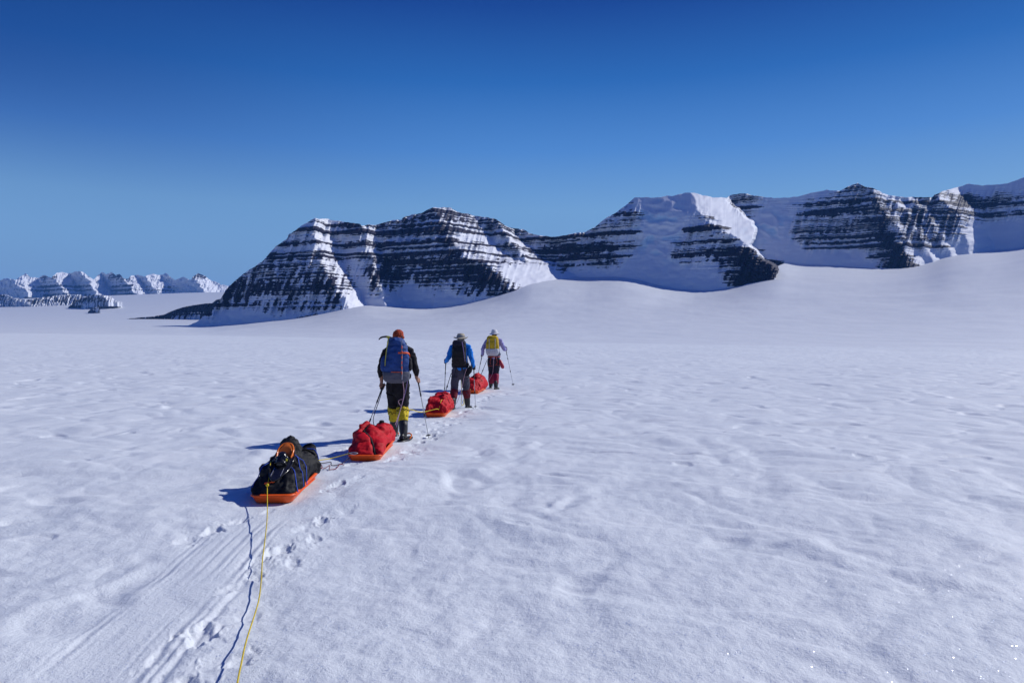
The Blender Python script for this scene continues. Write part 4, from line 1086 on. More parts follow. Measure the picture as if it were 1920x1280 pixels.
def make_person(label, loc, rz, J, C):
    root = empty('person', loc, rz, label=label, cat='person', group=None)
    hx, hy, hz_ = J['head']; cx_, cy_, cz_ = J['chest']; px_, py_, pz_ = J['pelvis']
    # body: one continuous skin
    b = MB()
    nb = mid(J['chest'], J['head'], .42)
    b.tube([J['pelvis'], mid(J['pelvis'], J['chest'], .45), J['chest'], (cx_, cy_, cz_ + .10), (cx_, cy_ + .005, cz_ + .165)], [(.150, .100), (.128, .088), (.155, .105), (.15, .085), (.07, .06)], 18, side=(1, 0, 0))
    b.tube([(cx_, cy_ + .005, cz_ + .13), nb, (hx, hy - .01, hz_ - .07)], [.060, .054, .056], 12)
    b.ball((hx, hy, hz_ + .015), (.075, .095, .105)); b.ball((hx, hy + .035, hz_ - .06), (.055, .06, .05))
    b.tube([(hx, hy + .088, hz_ + .015), (hx, hy + .112, hz_ - .022)], [.010, .015], 8)                  # nose
    for s in (-1, 1):
        b.ball((hx + s * .076, hy - .005, hz_ - .005), (.012, .022, .033))                                 # ears
        b.ball((hx + s * .032, hy + .080, hz_ + .012), (.017, .014, .012))                                 # eyelids
    b.tube([(hx - .026, hy + .083, hz_ - .060), (hx, hy + .092, hz_ - .058), (hx + .026, hy + .083, hz_ - .060)], [.007, .010, .007], 8)   # lips
    for s, sg in (('L', -1), ('R', 1)):
        sh, el, wr = J['sh' + s], J['el' + s], J['wr' + s]
        b.tube([sh, mid(sh, el, .5), el, mid(el, wr, .35), wr], [.056, .048, .040, .042, .027], 12)
        hand_mb(b, wr, J['g' + s], J['ax' + s], sg)
        h, kn, an = leg_pts(J, s)
        b.tube([h, mid(h, kn, .5), kn, mid(kn, an, .3), an], [.088, .075, .055, .056, .036], 12)
        b.ball(an + np.array((0, .05, -.05)), (.035, .09, .03))
    fused('body', b, M['skin'], root, .0085, 2)
    # shirt
    s_ = MB()
    s_.tube([(px_, py_, pz_ + C.get('hem', .02)), mid(J['pelvis'], J['chest'], .5), J['chest'], (cx_, cy_, cz_ + .11), (cx_, cy_ + .005, cz_ + .175)], [(.178, .125), (.160, .118), (.182, .130), (.170, .105), (.075, .07)], 20, side=(1, 0, 0))
    for s in 'LR':
        sh, el, wr = J['sh' + s], J['el' + s], J['wr' + s]
        e = C.get('sleeve', .96)
        s_.tube([mid(sh, (cx_, cy_, cz_ + .19), .6), sh, mid(sh, el, .5), el, mid(el, wr, .5), mid(el, wr, e)], [.070, .074, .066, .058, .052, .042], 14)
    fs = folds(.085, .016, 3, (1, 1, .8))
    fused('shirt', s_, M[C['shirt']], root, .011, 3, fs)
    # trousers
    t = MB()
    t.tube([(px_, py_, pz_ + .10), (px_, py_, pz_), mid(J['hipL'], J['hipR'], .5) - np.array((0, 0, .07))], [(.170, .120), (.180, .135), (.150, .115)], 20, side=(1, 0, 0))
    q = C.get('baggy', 1.0)
    for s in 'LR':
        h, kn, an = leg_pts(J, s)
        e = C.get('cuff', .9)
        t.tube([h, mid(h, kn, .5), kn, mid(kn, an, .4), mid(kn, an, e)], [.112 * q, .102 * q, .086 * q, .084 * q, .072], 16)
    ft_ = folds(.10, .020, 13, (1, 1, .7))
    fused('trousers', t, M[C['trousers']], root, .011, 3, ft_)
    # gaiters and boots
    for s in 'LR':
        h, kn, an = leg_pts(J, s)
        g0, g1 = C['gaiter_span']
        g = MB(); g.tube([mid(kn, an, x) for x in np.linspace(g0, g1, 5)], [x * C.get('gaiter_r', 1.0) for x in (.094, .096, .092, .086, .080)], 18, round_=False)
        fused('gaiter', g, M[C['gaiter']], root, .009, 2, folds(.06, .008, 31, (1, 1, .6)))
        if C.get('gaiter_print'):
            gp = MB(); n_ = 44; rg = []; r_ = random.Random(3)
            top_ = [g0 + .10 + (.055 if k % 4 < 2 else .0) + .02 * r_.random() for k in range(n_)]
            ax_g = nrmz(an - kn); u_ = nrmz(np.array((1., 0, 0)) - ax_g * ax_g[0]); v_ = np.cross(ax_g, u_)
            for dz, e_ in ((0, .005), (.026, .005), (.026, .008), (0, .008)):
                rg.append([mid(kn, an, top_[k] + dz) + (.094 * C.get('gaiter_r', 1.0) + e_ + .004 * math.sin(3 * k)) * (math.cos(2 * math.pi * k / n_) * u_ + math.sin(2 * math.pi * k / n_) * v_) for k in range(n_)])
            gp.rings(rg + rg[:1], cap=False)
            gp.build('gaiter_print', M['black'], root, smooth=False)
        bm, sm = boot_mb(an, C.get('toe' + s, 0.0), C.get('pitch' + s, 0.0))
        if C.get('shaft'):
            bm.tube([mid(kn, an, x) for x in (C['shaft'], .85, 1.0)], [.078, .070, .062], 14)
        bo = fused('boot', bm, M['black_rubber'], root, .010, 2)
        sm.build('sole', M['steel'], bo, smooth=False)
        if C.get('glove'):
            gv = MB(); hand_mb(gv, J['wr' + s], J['g' + s], J['ax' + s], -1 if s == 'L' else 1, 1.22)
            wv = np.array(J['wr' + s]); gv.tube([wv, mid(J['wr' + s], J['el' + s], .22)], [.040, .046], 12)
            fused('glove', gv, M['black'], root, .008, 1)
    # hair at the nape
    hr = MB(); hr.ball((hx, hy - .018, hz_ + .018), (.082, .092, .10)); hr.ball((hx, hy - .055, hz_ - .045), (.055, .04, .05))
    fused('hair', hr, M['hairm'], root, .009, 1, folds(.03, .006, 8))
    # headwear
    if C['hat'] == 'bandana':
        k = MB(); k.ball((hx, hy - .01, hz_ + .045), (.092, .108, .088)); k.tube([(hx - .075, hy - .02, hz_ + .0), (hx, hy - .10, hz_ - .01), (hx + .075, hy - .02, hz_ + .0)], [.03, .035, .03], 10)
        k.ball((hx, hy - .115, hz_ - .03), (.03, .02, .04))
        fused('bandana', k, M['bandana'], root, .009, 2, folds(.05, .008, 4))
    else:
        hb_ = MB(); pr = C['hat_profile']; n = 36; rg = []
        ph = C.get('hat_phase', 0)
        for (r, z, wav) in pr:
            rg.append([(hx + r * math.cos(2 * math.pi * j / n), hy - .005 + r * 1.08 * math.sin(2 * math.pi * j / n), hz_ + z + wav * math.cos(2 * (2 * math.pi * j / n) + ph) + .3 * wav * math.sin(3 * 2 * math.pi * j / n + 1)) for j in range(n)])
        hb_.rings(rg)
        hb_.build('sun_hat', M[C['hat']], root)
        bd_ = MB(); zb = C.get('band_z', .055)
        bd_.rings([[(hx + r * math.cos(2 * math.pi * j / n), hy - .005 + r * 1.08 * math.sin(2 * math.pi * j / n), hz_ + z) for j in range(n)] for r, z in ((.099, zb), (.103, zb), (.102, zb + .022), (.098, zb + .022))], cap=False)
        bd_.build('hat_band', M[C.get('band', 'grey_web')], root)
    # harness
    hn = MB()
    def beltring(z, rx, ry, h):
        n = 30
        hn.rings([[(px_ + (rx + e) * math.cos(2 * math.pi * j / n), py_ + (ry + e) * math.sin(2 * math.pi * j / n), z + dz) for j in range(n)] for e, dz in ((0, 0), (.008, 0), (.008, h), (0, h))] , cap=False)
    beltring(pz_ + .035, .192, .142, C.get('belt', .035))
    for s in 'LR':
        h, kn, an = leg_pts(J, s); c = mid(h, kn, .30); tn = nrmz(kn - h)
        u = nrmz(np.array((1., 0, 0)) - tn * tn[0]); w = np.cross(tn, u); q = C.get('baggy', 1.0)
        hn.tube([c + (.108 * q + .002) * (math.cos(2 * math.pi * j / 20) * u + math.sin(2 * math.pi * j / 20) * w) for j in range(21)], .010, 6, round_=False)
    hn.tube(spline([(px_ + .07, py_ - .15, pz_ + .04), (px_ + .11, py_ - .14, pz_ - .10), tuple(mid(J['hipR'], J['kneeR'], .28) + np.array((.0, -.115, 0)))], 5), .008, 6)
    hn.tube(spline([(px_ - .07, py_ - .15, pz_ + .04), (px_ - .11, py_ - .14, pz_ - .10), tuple(mid(J['hipL'], J['kneeL'], .28) + np.array((.0, -.115, 0)))], 5), .008, 6)
    hn.build('harness', M[C['harness']], root)
    return root

def W(o_loc, rz, p):
    return np.array(Vector(o_loc) + Matrix.Rotation(rz, 3, 'Z') @ Vector(p))

# ---- the walker in black, nearest
R1 = R(7)
P1 = (-1.86, 11.15, gz(-1.86, 11.15) - .035)
p1RT, p1RB = np.array((.305, .10, 1.06)), np.array((.50, .18, gz(-1.36, 11.33) - P1[2] - .01))
p1LT, p1LB = np.array((-.235, .06, .93)), np.array((-.56, -.28, gz(-2.42, 10.87) - P1[2] - .01))
aR, aL = nrmz(p1RT - p1RB), nrmz(p1LT - p1LB)
J1 = dict(head=(.0, .06, 1.69), chest=(0, .02, 1.36), pelvis=(0, 0, .98), shL=(-.195, .02, 1.455), shR=(.195, .02, 1.455), elL=(-.275, -.02, 1.21), elR=(.275, -.01, 1.21),
          wrL=(-.268, .03, .965), wrR=(.302, .04, 1.02), gL=tuple(p1LT - aL * .06), gR=tuple(p1RT - aR * .085), axL=tuple(aL), axR=tuple(aR),
          hipL=(-.080, 0, .90), hipR=(.080, 0, .90), kneeL=(-.080, .17, .53), kneeR=(.070, .01, .52), ankleL=(-.075, .36, .11), ankleR=(.095, -.16, .15))
man1 = make_person('walker in black with orange-red bandana, yellow gaiters and blue pack', P1, R1, J1, dict(shirt='black', sleeve=.62, trousers='black', baggy=1.0, cuff=.06, gaiter='yellow_gaiter', gaiter_span=(-.06, .50), gaiter_r=1.06, gaiter_print=True, shaft=.45, hat='bandana', harness='black', toeL=-.1, toeR=.35, pitchR=.30, hem=-.02))
def w1(p): return W(P1, R1, p)
make_pole('dark-gripped trekking pole in the right hand of the walker in black', w1(p1RT), w1(p1RB))
make_pole('trekking pole trailing in the left hand of the walker in black', w1(p1LT), w1(p1LB))

bp = empty('backpack', P1, R1, label='tall blue and grey backpack with orange strap on the walker in black', cat='backpack', group='backpacks worn by the walkers')
main = MB().rings(pack_rings([(1.10, -.02, .195, -.115, -.33), (1.14, -.02, .205, -.115, -.36), (1.22, -.015, .205, -.115, -.375), (1.34, -.01, .195, -.115, -.375), (1.46, .0, .18, -.115, -.36), (1.56, -.005, .155, -.115, -.335), (1.60, -.01, .14, -.115, -.31), (1.62, -.01, .10, -.13, -.28)]))
fused('main_body', main, M['blue_pack'], bp, .012, 3, folds(.11, .014, 51, (1, 1, 1.4)))
base = MB().rings(pack_rings([(.965, -.02, .10, -.13, -.26), (.985, -.02, .165, -.12, -.31), (1.03, -.02, .205, -.112, -.355), (1.09, -.02, .215, -.112, -.375), (1.14, -.02, .214, -.112, -.380), (1.155, -.02, .205, -.112, -.370)]))
fused('base_panel', base, M['grey_pack'], bp, .012, 2, folds(.09, .010, 52))
lid = MB().rings(pack_rings([(1.565, -.01, .140, -.10, -.325), (1.59, -.015, .150, -.09, -.345), (1.64, -.025, .138, -.09, -.335), (1.675, -.035, .110, -.10, -.30), (1.69, -.04, .07, -.12, -.26)]))
fused('lid', lid, M['blue_pack'], bp, .011, 3, folds(.09, .012, 53))
pk = MB().rings(pack_rings([(1.16, -.215, .035, -.14, -.30), (1.2, -.225, .045, -.13, -.31), (1.36, -.215, .04, -.13, -.31), (1.40, -.20, .02, -.15, -.29)])); fused('side_pocket', pk, M['blue_pack'], bp, .01, 2, folds(.06, .008, 54))
pk = MB().rings(pack_rings([(1.16, .185, .03, -.14, -.30), (1.2, .195, .04, -.13, -.31), (1.34, .19, .035, -.13, -.31), (1.38, .175, .02, -.15, -.29)])); fused('side_pocket', pk, M['black'], bp, .01, 2, folds(.06, .008, 55))
def back_y(z): return -np.interp(z, [1.0, 1.1, 1.2, 1.34, 1.46, 1.56, 1.64, 1.68], [.36, .39, .392, .392, .377, .355, .345, .30])
w_ = MB(); w_.tube([(.075 + .004 * math.sin(k), back_y(z) - .004, z) for k, z in enumerate(np.linspace(1.04, 1.66, 14))], (.012, .004), 8, side=(1, 0, 0)); w_.build('daisy_chain', M['grey_web'], bp)
lo_ = MB()
for z in (1.16, 1.24, 1.32, 1.40, 1.48, 1.56): lo_.tube(spline([(.075, back_y(z) - .006, z), (.075, back_y(z) - .022, z - .02), (.075, back_y(z) - .006, z - .042)], 4), .007, 6)
lo_.build('gear_loops', M['orange_web'], bp)
os_ = MB(); os_.tube(spline([(.02, back_y(1.46) - .004, 1.455), (.09, back_y(1.46) - .004, 1.452), (.15, -.345, 1.45), (.188, -.26, 1.43), (.195, -.18, 1.36), (.198, -.16, 1.31)], 5), [(.014, .005)] * 26, 8, side=(0, 0, 1)); os_.build('compression_strap', M['orange_web'], bp)
os_ = MB(); os_.tube(spline([(-.09, back_y(1.14) - .003, 1.153), (0, back_y(1.14) - .006, 1.15), (.08, back_y(1.14) - .004, 1.153)], 5), (.006, .004), 8, side=(0, 0, 1)); os_.build('piping', M['orange_web'], bp)
for s in (-1, 1):
    st_ = MB(); st_.tube(spline([(s * .09, -.12, 1.50), (s * .11, -.05, 1.585), (s * .115, .06, 1.575), (s * .12, .145, 1.45), (s * .14, .14, 1.28), (s * .17, .04, 1.15), (s * .18, -.10, 1.10)], 5), (.03, .008), 8, side=(1, 0, 0)); st_.build('shoulder_strap', M['black'], bp)
hbelt = MB(); n = 30; hbelt.rings([[(rx * math.cos(2 * math.pi * j / n), ry * math.sin(2 * math.pi * j / n), z) for j in range(n)] for rx, ry, z in ((.195, .145, 1.03), (.212, .160, 1.035), (.212, .160, 1.095), (.195, .145, 1.10))], cap=False); hbelt.build('hip_belt', M['black'], bp)

ia = empty('ice_axe', P1, R1, label='ice axe with curved black pick strapped to the blue backpack', cat='ice axe')
MB().tube([(-.135, -.345, 1.70), (-.165, -.355, 1.5), (-.185, -.36, 1.33), (-.19, -.355, 1.25)], [(.013, .009), (.012, .008), (.011, .008), (.008, .006)], 10, side=(0, 1, 0)).build('shaft', M['axe_yellow'], ia)
MB().tube(spline([(-.12, -.345, 1.702), (-.17, -.345, 1.708), (-.23, -.345, 1.702), (-.268, -.345, 1.682), (-.285, -.345, 1.66)], 5), [(.008, .016)] * 6 + [(.007, .014)] * 6 + [(.005, .010)] * 4 + [(.003, .005)], 8, side=(0, 1, 0)).build('pick', M['steel'], ia)
MB().tube([(-.14, -.345, 1.702), (-.10, -.345, 1.700), (-.06, -.345, 1.69)], [(.01, .012), (.02, .008), (.026, .004)], 8, side=(0, 1, 0)).build('adze', M['steel'], ia)
MB().tube([(-.125, -.345, 1.70), (-.155, -.345, 1.704)], [(.016, .019), (.016, .019)], 8, side=(0, 1, 0)).build('head_wrap', M['axe_yellow'], ia)

# snowshoes on the feet of the walker in black
for s, lab in (('R', 'snowshoe under the right boot of the walker in black'), ('L', 'snowshoe under the left boot of the walker in black, behind the red bag')):
    an = np.array(J1['ankle' + s]); c = w1(an + np.array((0.02 if s == 'R' else 0, .05, -.105)))
    r_ = empty('snowshoe', tuple(c), R1 - (.35 if s == 'R' else -.1), label=lab, cat='snowshoe', group='snowshoes worn by the walker in black')
    d = MB(); fr = MB(); o_ = [(.085 * math.cos(2 * math.pi * j / 28), .24 * math.sin(2 * math.pi * j / 28), .03 * max(0, math.sin(2 * math.pi * j / 28) - .6)) for j in range(28)]
    d.rings([[(x * .95, y * .97, z - .003) for x, y, z in o_], [(x * .95, y * .97, z + .003) for x, y, z in o_]]); d.build('deck', M['black_rubber'], r_)
    fr.tube(o_ + o_[:1], .010, 8, round_=False); fr.build('frame', M['steel'], r_)
    hb_ = MB(); hb_.tube(spline([(.06, .05, .0), (.065, .12, .05), (.02, .15, .075), (-.04, .14, .06), (-.06, .05, .0)], 5), .012, 8); hb_.build('toe_strap', M['orange_clear'], r_)
    hb_ = MB(); hb_.tube(spline([(.055, -.04, .0), (.052, -.09, .05), (0, -.115, .07), (-.052, -.09, .05), (-.055, -.04, .0)], 5), .008, 8); hb_.build('heel_strap', M['black_rubber'], r_)

# ---- the walker in blue
P2 = (-1.225, 16.15, gz(-1.225, 16.15) - .035)
R2 = R(-3)
p2RT, p2RB = np.array((.305, .12, 1.06)), np.array((.345, .18, gz(-.88, 16.33) - P2[2] - .01))
p2LT, p2LB = np.array((-.375, .24, 1.20)), np.array((-.455, .42, gz(-1.68, 16.57) - P2[2] - .01))
aR, aL = nrmz(p2RT - p2RB), nrmz(p2LT - p2LB)
J2 = dict(head=(.01, .05, 1.67), chest=(0, .02, 1.35), pelvis=(.0, 0, .96), shL=(-.195, .02, 1.475), shR=(.195, .02, 1.475), elL=(-.285, .0, 1.22), elR=(.275, -.01, 1.20),
          wrL=(-.36, .17, 1.13), wrR=(.303, .07, .985), gL=tuple(p2LT - aL * .07), gR=tuple(p2RT - aR * .075), axL=tuple(aL), axR=tuple(aR),
          hipL=(-.10, 0, .89), hipR=(.10, .0, .89), kneeL=(-.135, -.03, .50), kneeR=(.125, .12, .49), ankleL=(-.15, -.20, .115), ankleR=(.155, .16, .10))
BRIM = [(.0, .135, 0), (.05, .134, 0), (.082, .118, 0), (.096, .075, 0), (.101, .045, 0), (.125, .032, .006), (.150, .028, .016), (.172, .026, .026), (.174, .022, .026), (.15, .022, .015), (.12, .026, .005), (.097, .036, 0), (.09, .075, 0), (.0, .12, 0)]
man2 = make_person('walker in bright blue shirt and beige wide-brimmed hat with black pack', P2, R2, J2, dict(shirt='blue_shirt', sleeve=.97, trousers='slate', baggy=.97, cuff=.3, gaiter='dark_red', gaiter_span=(.08, .58), shaft=.48, hat='beige', hat_profile=BRIM, hat_phase=.3, band='grey_web', harness='navy', glove=True, toeL=.0, toeR=.35, hem=.03))
def w2(p): return W(P2, R2, p)
make_pole('trekking pole in the right hand of the walker in blue', w2(p2RT), w2(p2RB))
make_pole('trekking pole in the left hand of the walker in blue', w2(p2LT), w2(p2LB), 'dark_alu')
bp = empty('backpack', P2, R2, label='black backpack on the walker in blue', cat='backpack', group='backpacks worn by the walkers')
fused('main_body', MB().rings(pack_rings([(1.14, 0, .10, -.13, -.25), (1.16, .0, .155, -.12, -.30), (1.24, .0, .168, -.115, -.335), (1.38, .0, .165, -.115, -.34), (1.50, .0, .155, -.115, -.32), (1.56, 0, .14, -.115, -.30), (1.58, 0, .1, -.13, -.27)])), M['black_nylon'], bp, .012, 3, folds(.10, .014, 61))
fused('lid', MB().rings(pack_rings([(1.51, 0, .14, -.10, -.32), (1.54, 0, .158, -.09, -.345), (1.60, .0, .15, -.09, -.335), (1.635, .0, .12, -.10, -.30), (1.65, 0, .08, -.12, -.25)])), M['navy'], bp, .011, 3, folds(.08, .016, 62))
fused('base_panel', MB().rings(pack_rings([(1.06, 0, .12, -.12, -.22), (1.08, 0, .16, -.115, -.26), (1.15, 0, .172, -.112, -.30), (1.19, 0, .165, -.112, -.31)])), M['black'], bp, .012, 2, folds(.08, .010, 63))
w_ = MB(); w_.tube(spline([(.09, -.355, 1.60), (.115, -.352, 1.45), (.135, -.345, 1.30), (.15, -.31, 1.15)], 5), (.010, .004), 8, side=(1, 0, 0)); w_.build('compression_strap', M['mauve_rope'], bp)
for s in (-1, 1):
    st_ = MB(); st_.tube(spline([(s * .09, -.12, 1.48), (s * .11, -.05, 1.57), (s * .115, .06, 1.565), (s * .12, .145, 1.44), (s * .14, .14, 1.26), (s * .17, .04, 1.13), (s * .18, -.10, 1.10)], 5), (.03, .008), 8, side=(1, 0, 0)); st_.build('shoulder_strap', M['black'], bp)
hbelt = MB(); hbelt.rings([[(rx * math.cos(2 * math.pi * j / n), ry * math.sin(2 * math.pi * j / n), z) for j in range(n)] for rx, ry, z in ((.19, .14, 1.03), (.208, .155, 1.035), (.208, .155, 1.10), (.19, .14, 1.105))], cap=False); hbelt.build('hip_belt', M['black'], bp)
po = empty('hip_pouch', P2, R2, label='dark pouch hanging at the right hip of the walker in blue', cat='pouch')
fused('pouch_body', MB().tube([(.26, -.06, .99), (.215, -.09, .92), (.165, -.10, .83)], [(.055, .04), (.07, .05), (.05, .035)], 14), M['black'], po, .009, 2, folds(.06, .008, 64))
MB().tube(spline([(.20, -.02, 1.05), (.25, -.05, 1.03), (.26, -.06, .99)], 4), (.012, .004), 8).build('strap', M['dark_red'], po)

# ---- the walker in lavender
P3 = (-.555, 20.95, gz(-.555, 20.95) - .035)
R3 = R(-2)
p3RT, p3RB = np.array((.335, .34, 1.31)), np.array((.575, .72, gz(.02, 21.67) - P3[2] - .01))
p3LT, p3LB = np.array((-.355, .14, 1.13)), np.array((-.58, -.05, gz(-1.13, 20.9) - P3[2] - .01))
aR, aL = nrmz(p3RT - p3RB), nrmz(p3LT - p3LB)
J3 = dict(head=(.01, .05, 1.70), chest=(0, .02, 1.37), pelvis=(.0, 0, .96), shL=(-.20, .02, 1.49), shR=(.19, .02, 1.50), elL=(-.345, -.02, 1.25), elR=(.315, .03, 1.235),
          wrL=(-.352, .10, 1.07), wrR=(.34, .24, 1.24), gL=tuple(p3LT - aL * .07), gR=tuple(p3RT - aR * .07), axL=tuple(aL), axR=tuple(aR),
          hipL=(-.09, 0, .89), hipR=(.09, .0, .89), kneeL=(-.085, .15, .50), kneeR=(.06, .02, .49), ankleL=(-.11, .22, .115), ankleR=(.07, -.16, .11))
BRIM3 = [(.0, .15, 0), (.05, .148, 0), (.08, .13, 0), (.093, .09, 0), (.098, .050, 0), (.118, .032, .005), (.138, .018, .010), (.152, .008, .016), (.154, .003, .016), (.135, .012, .010), (.115, .026, .004), (.094, .042, 0), (.088, .08, 0), (.0, .135, 0)]
man3 = make_person('farthest walker in lavender shirt and white hat with yellow pack', P3, R3, J3, dict(shirt='lavender', sleeve=.97, trousers='navy', baggy=.98, cuff=.3, gaiter='crimson', gaiter_span=(.05, .80), shaft=.66, hat='white', hat_profile=BRIM3, hat_phase=1.2, band='white', harness='rust', glove=True, toeL=-.15, toeR=.4, hem=.05))
def w3(p): return W(P3, R3, p)
make_pole('trekking pole planted to the right of the walker in lavender', w3(p3RT), w3(p3RB))
make_pole('trekking pole in the left hand of the walker in lavender', w3(p3LT), w3(p3LB), 'dark_alu')
bp = empty('backpack', P3, R3, label='mustard yellow and pale grey backpack on the farthest walker', cat='backpack', group='backpacks worn by the walkers')
fused('main_body', MB().rings(pack_rings([(1.24, -.03, .19, -.115, -.33), (1.30, -.03, .20, -.115, -.36), (1.42, -.03, .195, -.115, -.365), (1.54, -.025, .175, -.115, -.34), (1.58, -.02, .15, -.115, -.31), (1.60, -.02, .1, -.13, -.27)])), M['yellow_pack'], bp, .012, 3, folds(.10, .014, 71))
fused('lid', MB().rings(pack_rings([(1.52, -.03, .165, -.10, -.34), (1.55, -.03, .182, -.09, -.36), (1.61, -.03, .165, -.09, -.345), (1.645, -.03, .13, -.10, -.31), (1.66, -.03, .08, -.12, -.26)])), M['yellow_pack'], bp, .011, 3, folds(.08, .012, 72))
fused('base_panel', MB().rings(pack_rings([(1.05, -.03, .10, -.13, -.25), (1.07, -.03, .16, -.12, -.30), (1.14, -.03, .195, -.112, -.355), (1.22, -.03, .205, -.112, -.372), (1.26, -.03, .20, -.112, -.368)])), M['pale_pack'], bp, .012, 2, folds(.08, .010, 73))
hn_ = MB(); hn_.rings(pack_rings([(1.60, -.09, .035, -.34, -.352), (1.615, -.09, .035, -.335, -.348)], 10)); hn_.build('lid_mark', M['black'], bp, smooth=False)
for xx in (-.12, .06):
    w_ = MB(); w_.tube(spline([(xx, -.365, 1.56), (xx, -.376, 1.42), (xx, -.382, 1.25), (xx, -.35, 1.10)], 5), (.009, .004), 8, side=(1, 0, 0)); w_.build('compression_strap', M['pale_pack'], bp)
for s in (-1, 1):
    st_ = MB(); st_.tube(spline([(s * .09, -.12, 1.50), (s * .11, -.05, 1.595), (s * .115, .06, 1.59), (s * .12, .145, 1.46), (s * .14, .14, 1.28), (s * .17, .04, 1.15), (s * .18, -.10, 1.10)], 5), (.03, .008), 8, side=(1, 0, 0)); st_.build('shoulder_strap', M['grey_web'], bp)
hbelt = MB(); hbelt.rings([[(rx * math.cos(2 * math.pi * j / n), ry * math.sin(2 * math.pi * j / n), z) for j in range(n)] for rx, ry, z in ((.19, .14, 1.05), (.208, .155, 1.055), (.208, .155, 1.12), (.19, .14, 1.125))], cap=False); hbelt.build('hip_belt', M['grey_pack'], bp)
bo = empty('water_bottle', P3, R3, label='dark red bottle hanging at the right hip of the farthest walker', cat='bottle')
b0, b1 = np.array((.175, -.08, .93)), np.array((.275, -.10, .70)); ad = nrmz(b1 - b0)
MB().tube([b0 + ad * .05, b0 + ad * .07, b1 - ad * .02, b1], [.042, .055, .056, .050], 16).build('bottle_body', M['red_bottle'], bo)
MB().tube([b0, b0 + ad * .05], [.026, .028], 12).build('cap', M['black_rubber'], bo)

# ------------------------------------------------------------------ ropes and traces
def g3(x, y, h=.008): return (x, y, gz(x, y) + h)
# long yellow rope: from the snowshoe on the load, over the back rim, sagging to the snow and up towards the camera
pts = [s1w(on_top(bvh1, -.09, -.17, .012)), s1w(on_top(bvh1, -.105, -.26, .012)), s1w(on_top(bvh1, -.10, -.38, .012)), s1w(on_top(bvh1, -.075, -.50, .012)), s1w((-.045, -.66, .185)), s1w((-.03, -.72, .15))]
for (px, py, h) in ((501, 968, .09), (497, 1010, .055), (492, 1050, .03), (490, 1085, .014), (486, 1120, .02), (478, 1150, .035)):
    # height above the snow fixes the distance along the line of sight
    d = (EYE - h) * FPX / (py - HY); pts.append(tuple(at(px, py, d)))
for (px, py, h) in ((462, 1200, .075), (452, 1245, .12), (445, 1280, .17), (433, 1360, .28), (425, 1470, .42)):
    d = (EYE - h) * FPX / (py - HY); pts.append(tuple(at(px, py, d)))
pts.append((-.72, 1.2, .62)); pts.append((-.35, .55, .86)); pts.append((-.10, .18, .98))
mb = MB(); mb.tube(spline(pts, 7), .0043, 10)
mb.ball(s1w((-.05, -.652, .19)), (.017, .014, .017)); 
tag(mb.build('rope', M['yellow_rope']), 'long yellow rope running from the black load towards the camera', 'rope', 'yellow ropes linking the party')

def on2(x, y, l=.01): return tuple(Vector((S2X, S2Y, z2)) + Matrix.Rotation(S2R, 3, 'Z') @ Vector(on_top(bvh2, x, y, l)))
def loc2(p): return tuple(Vector((S2X, S2Y, z2)) + Matrix.Rotation(S2R, 3, 'Z') @ Vector(p))
def loc3(p): return tuple(Vector((S3X, S3Y, z3)) + Matrix.Rotation(S3R, 3, 'Z') @ Vector(p))
def loc4(p): return tuple(Vector((S4X, S4Y, z4)) + Matrix.Rotation(S4R, 3, 'Z') @ Vector(p))
world_cord('rope', 'yellow rope sagging between the black load and the second sled', [s1w(on_top(bvh1, -.04, .24, .012)), s1w(on_top(bvh1, -.03, .38, .012)), s1w(on_top(bvh1, .02, .48, .012)), s1w((.08, .62, .20)), at(612, 860.5, 8.85), at(632, 856, 9.0), loc2((-.17, -.715, .135))], .0055, M['yellow_rope'], 'rope', 'yellow ropes linking the party')
kn = MB(); kn.tube(spline([loc2((-.19, -.72, .135)), loc2((-.13, -.73, .145)), loc2((-.08, -.715, .13)), loc2((-.13, -.715, .115)), loc2((-.19, -.72, .135))], 5), .006, 8)
tag(kn.build('carabiner', M['alu']), 'bright metal carabiner at the back rim of the second sled', 'carabiner')
tangle = [[(590, 868, 8.45), (605, 868, 8.6), (620, 866, 8.75), (622, 872, 8.72), (640, 869, 8.9), (655, 858, 9.03)],
          [(592, 876, 8.4), (607, 878, 8.5), (618, 872, 8.6), (617, 884, 8.52), (618, 888, 8.47), (630, 880, 8.6), (637, 870, 8.75), (645, 871, 8.85)],
          [(600, 868, 8.5), (604, 875, 8.5), (600, 877, 8.45)]]
for i, tg_ in enumerate(tangle):
    P = []
    for (px, py, d) in tg_:
        q = at(px, py, d); q.z = max(q.z, gz(q.x, q.y) + .012); P.append(tuple(q))
    world_cord('tangled_rope', ['dark cord stretched slack between the nearest and second sled', 'dark red looped cord dangling between the nearest and second sled', 'short dark red loop in front of the nearest sled'][i], P, .0058 if i != 1 else .0052, M['dark_cord'] if i == 0 else M['red_cord'], 'cord', 'tangled tow cords between the first two sleds')

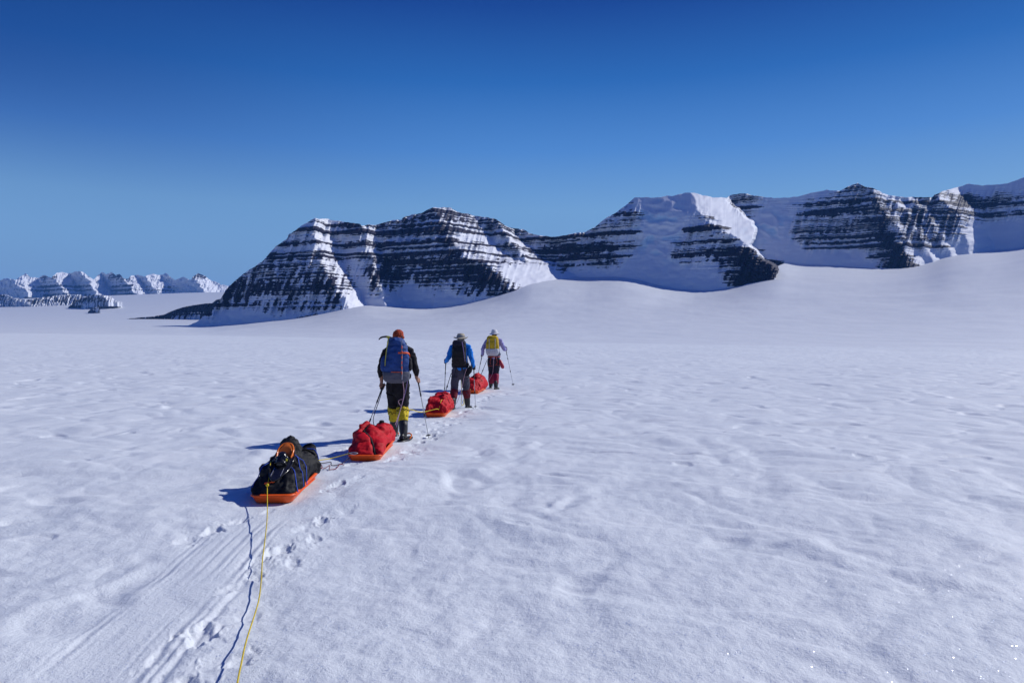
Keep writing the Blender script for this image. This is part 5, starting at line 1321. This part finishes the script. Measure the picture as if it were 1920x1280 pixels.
# traces from the walkers' harnesses to their sleds
world_cord('tow_trace', 'pale pink tow line from the waist of the walker in black', [w1((.09, -.39, 1.00)), w1((.105, -.33, .80)), w1((.05, -.36, .55)), at(741, 796, 10.62)], .0055, M['pale_rope'], 'rope', 'tow lines from walkers to sleds')
world_cord('tow_trace', 'mauve tow line from the hip of the walker in black', [w1((.16, -.28, 1.0)), w1((.12, -.31, .80)), w1((.04, -.34, .52)), at(743, 800, 10.60)], .0055, M['mauve_rope'], 'rope', 'tow lines from walkers to sleds')
world_cord('cord_loop', 'small orange-pink cord loop behind the thigh of the walker in black', [w1((.10, -.34, .72)), w1((.03, -.30, .70)), w1((.02, -.30, .66)), w1((.06, -.33, .61))], .005, M['pale_rope'], 'cord')
world_cord('tow_trace', 'dark tow line down the left side of the walker in black', [w1((-.22, -.02, .95)), w1((-.29, -.12, .70)), w1((-.37, -.35, .42)), loc2((-.10, .70, .25))], .006, M['dark_cord'], 'rope', 'tow lines from walkers to sleds')
def tracepole(label, a, b, mat='dark_alu'):
    a, b = np.array(a, float), np.array(b, float)
    root = empty('tow_pole', tuple(b), 0, label=label, cat='tow pole', group='rigid tow poles linking walkers to sleds')
    MB().tube([a - b, (a - b) * .5, (a - b) * .12], .008, 8).build('shaft', M[mat], root)
    MB().tube([(a - b) * .49, (a - b) * .53], .016, 8).build('joint', M['black_rubber'], root)
    f = MB(); q = (a - b) * .14
    for s in (-1, 1): f.tube(spline([q, q * .4 + np.array((s * .06, 0, 0)), np.array((s * .09, .0, 0))], 4), .005, 6)
    f.build('bridle', M['dark_cord'], root)
tracepole('tow pole from the left hip of the walker in blue to the sled behind', w2((-.205, -.08, .86)), loc3((-.06, .78, .22)))
tracepole('tow pole from the left hip of the farthest walker to the last sled', w3((-.215, -.05, .90)), loc4((-.08, .76, .26)))
world_cord('tow_trace', 'pale cord from the right hip of the walker in blue down past the thigh', [w2((.17, -.16, .98)), w2((.12, -.20, .80)), w2((.05, -.26, .45)), w2((-.05, -.42, .17)), loc3((.14, .72, .22))], .005, M['pale_rope'], 'rope', 'tow lines from walkers to sleds')
world_cord('tow_trace', 'pale cord from the waist of the farthest walker to the last sled', [w3((.03, -.39, 1.05)), w3((.0, -.26, .80)), w3((-.03, -.22, .52)), w3((-.16, -.30, .28)), loc4((.16, .70, .26))], .006, M['pale_rope'], 'rope', 'tow lines from walkers to sleds')
world_cord('rope', 'yellow rope from behind the gaiters of the walker in black onto the rounded red bag', [w1((.0, .45, .10)), at(764, 769, 12.9), at(790, 772.5, 13.9), loc3((.04, -.74, .20)), loc3(on_top(bvh3, .07, -.60, .012)), loc3(on_top(bvh3, .09, -.50, .012)), loc3(on_top(bvh3, .10, -.38, .012))], .008, M['yellow_rope'], 'rope', 'yellow ropes linking the party')
world_cord('rope', 'yellow rope hanging between the legs of the walker in blue', [w2((.02, .10, .78)), w2((.0, .16, .60)), w2((.01, .22, .34)), w2((-.01, .26, .10)), g3(-1.19, 16.9), g3(-1.25, 17.8), g3(-1.2, 18.7), loc4((0, -.72, .14))], .006, M['yellow_rope'], 'rope', 'yellow ropes linking the party')

# ------------------------------------------------------------------ haze
hz = MB(); hz.box((0, 0, 900), (60000, 60000, 2400))
haze = hz.build('haze', [], None, smooth=False)
hm = bpy.data.materials.new('haze'); hm.use_nodes = True
hn_ = hm.node_tree.nodes; hl_ = hm.node_tree.links
hn_.remove(hn_['Principled BSDF'])
pv = hn_.new('ShaderNodeVolumePrincipled'); pv.inputs['Density'].default_value = 1.9e-5
pv.inputs['Color'].default_value = (.14, .40, 1.0, 1)
pv.inputs['Anisotropy'].default_value = 0.0
hl_.new(pv.outputs[0], hn_['Material Output'].inputs['Volume'])
haze.data.materials.append(hm)
tag(haze, 'thin blue polar air over the whole glacier', 'haze', kind='stuff')
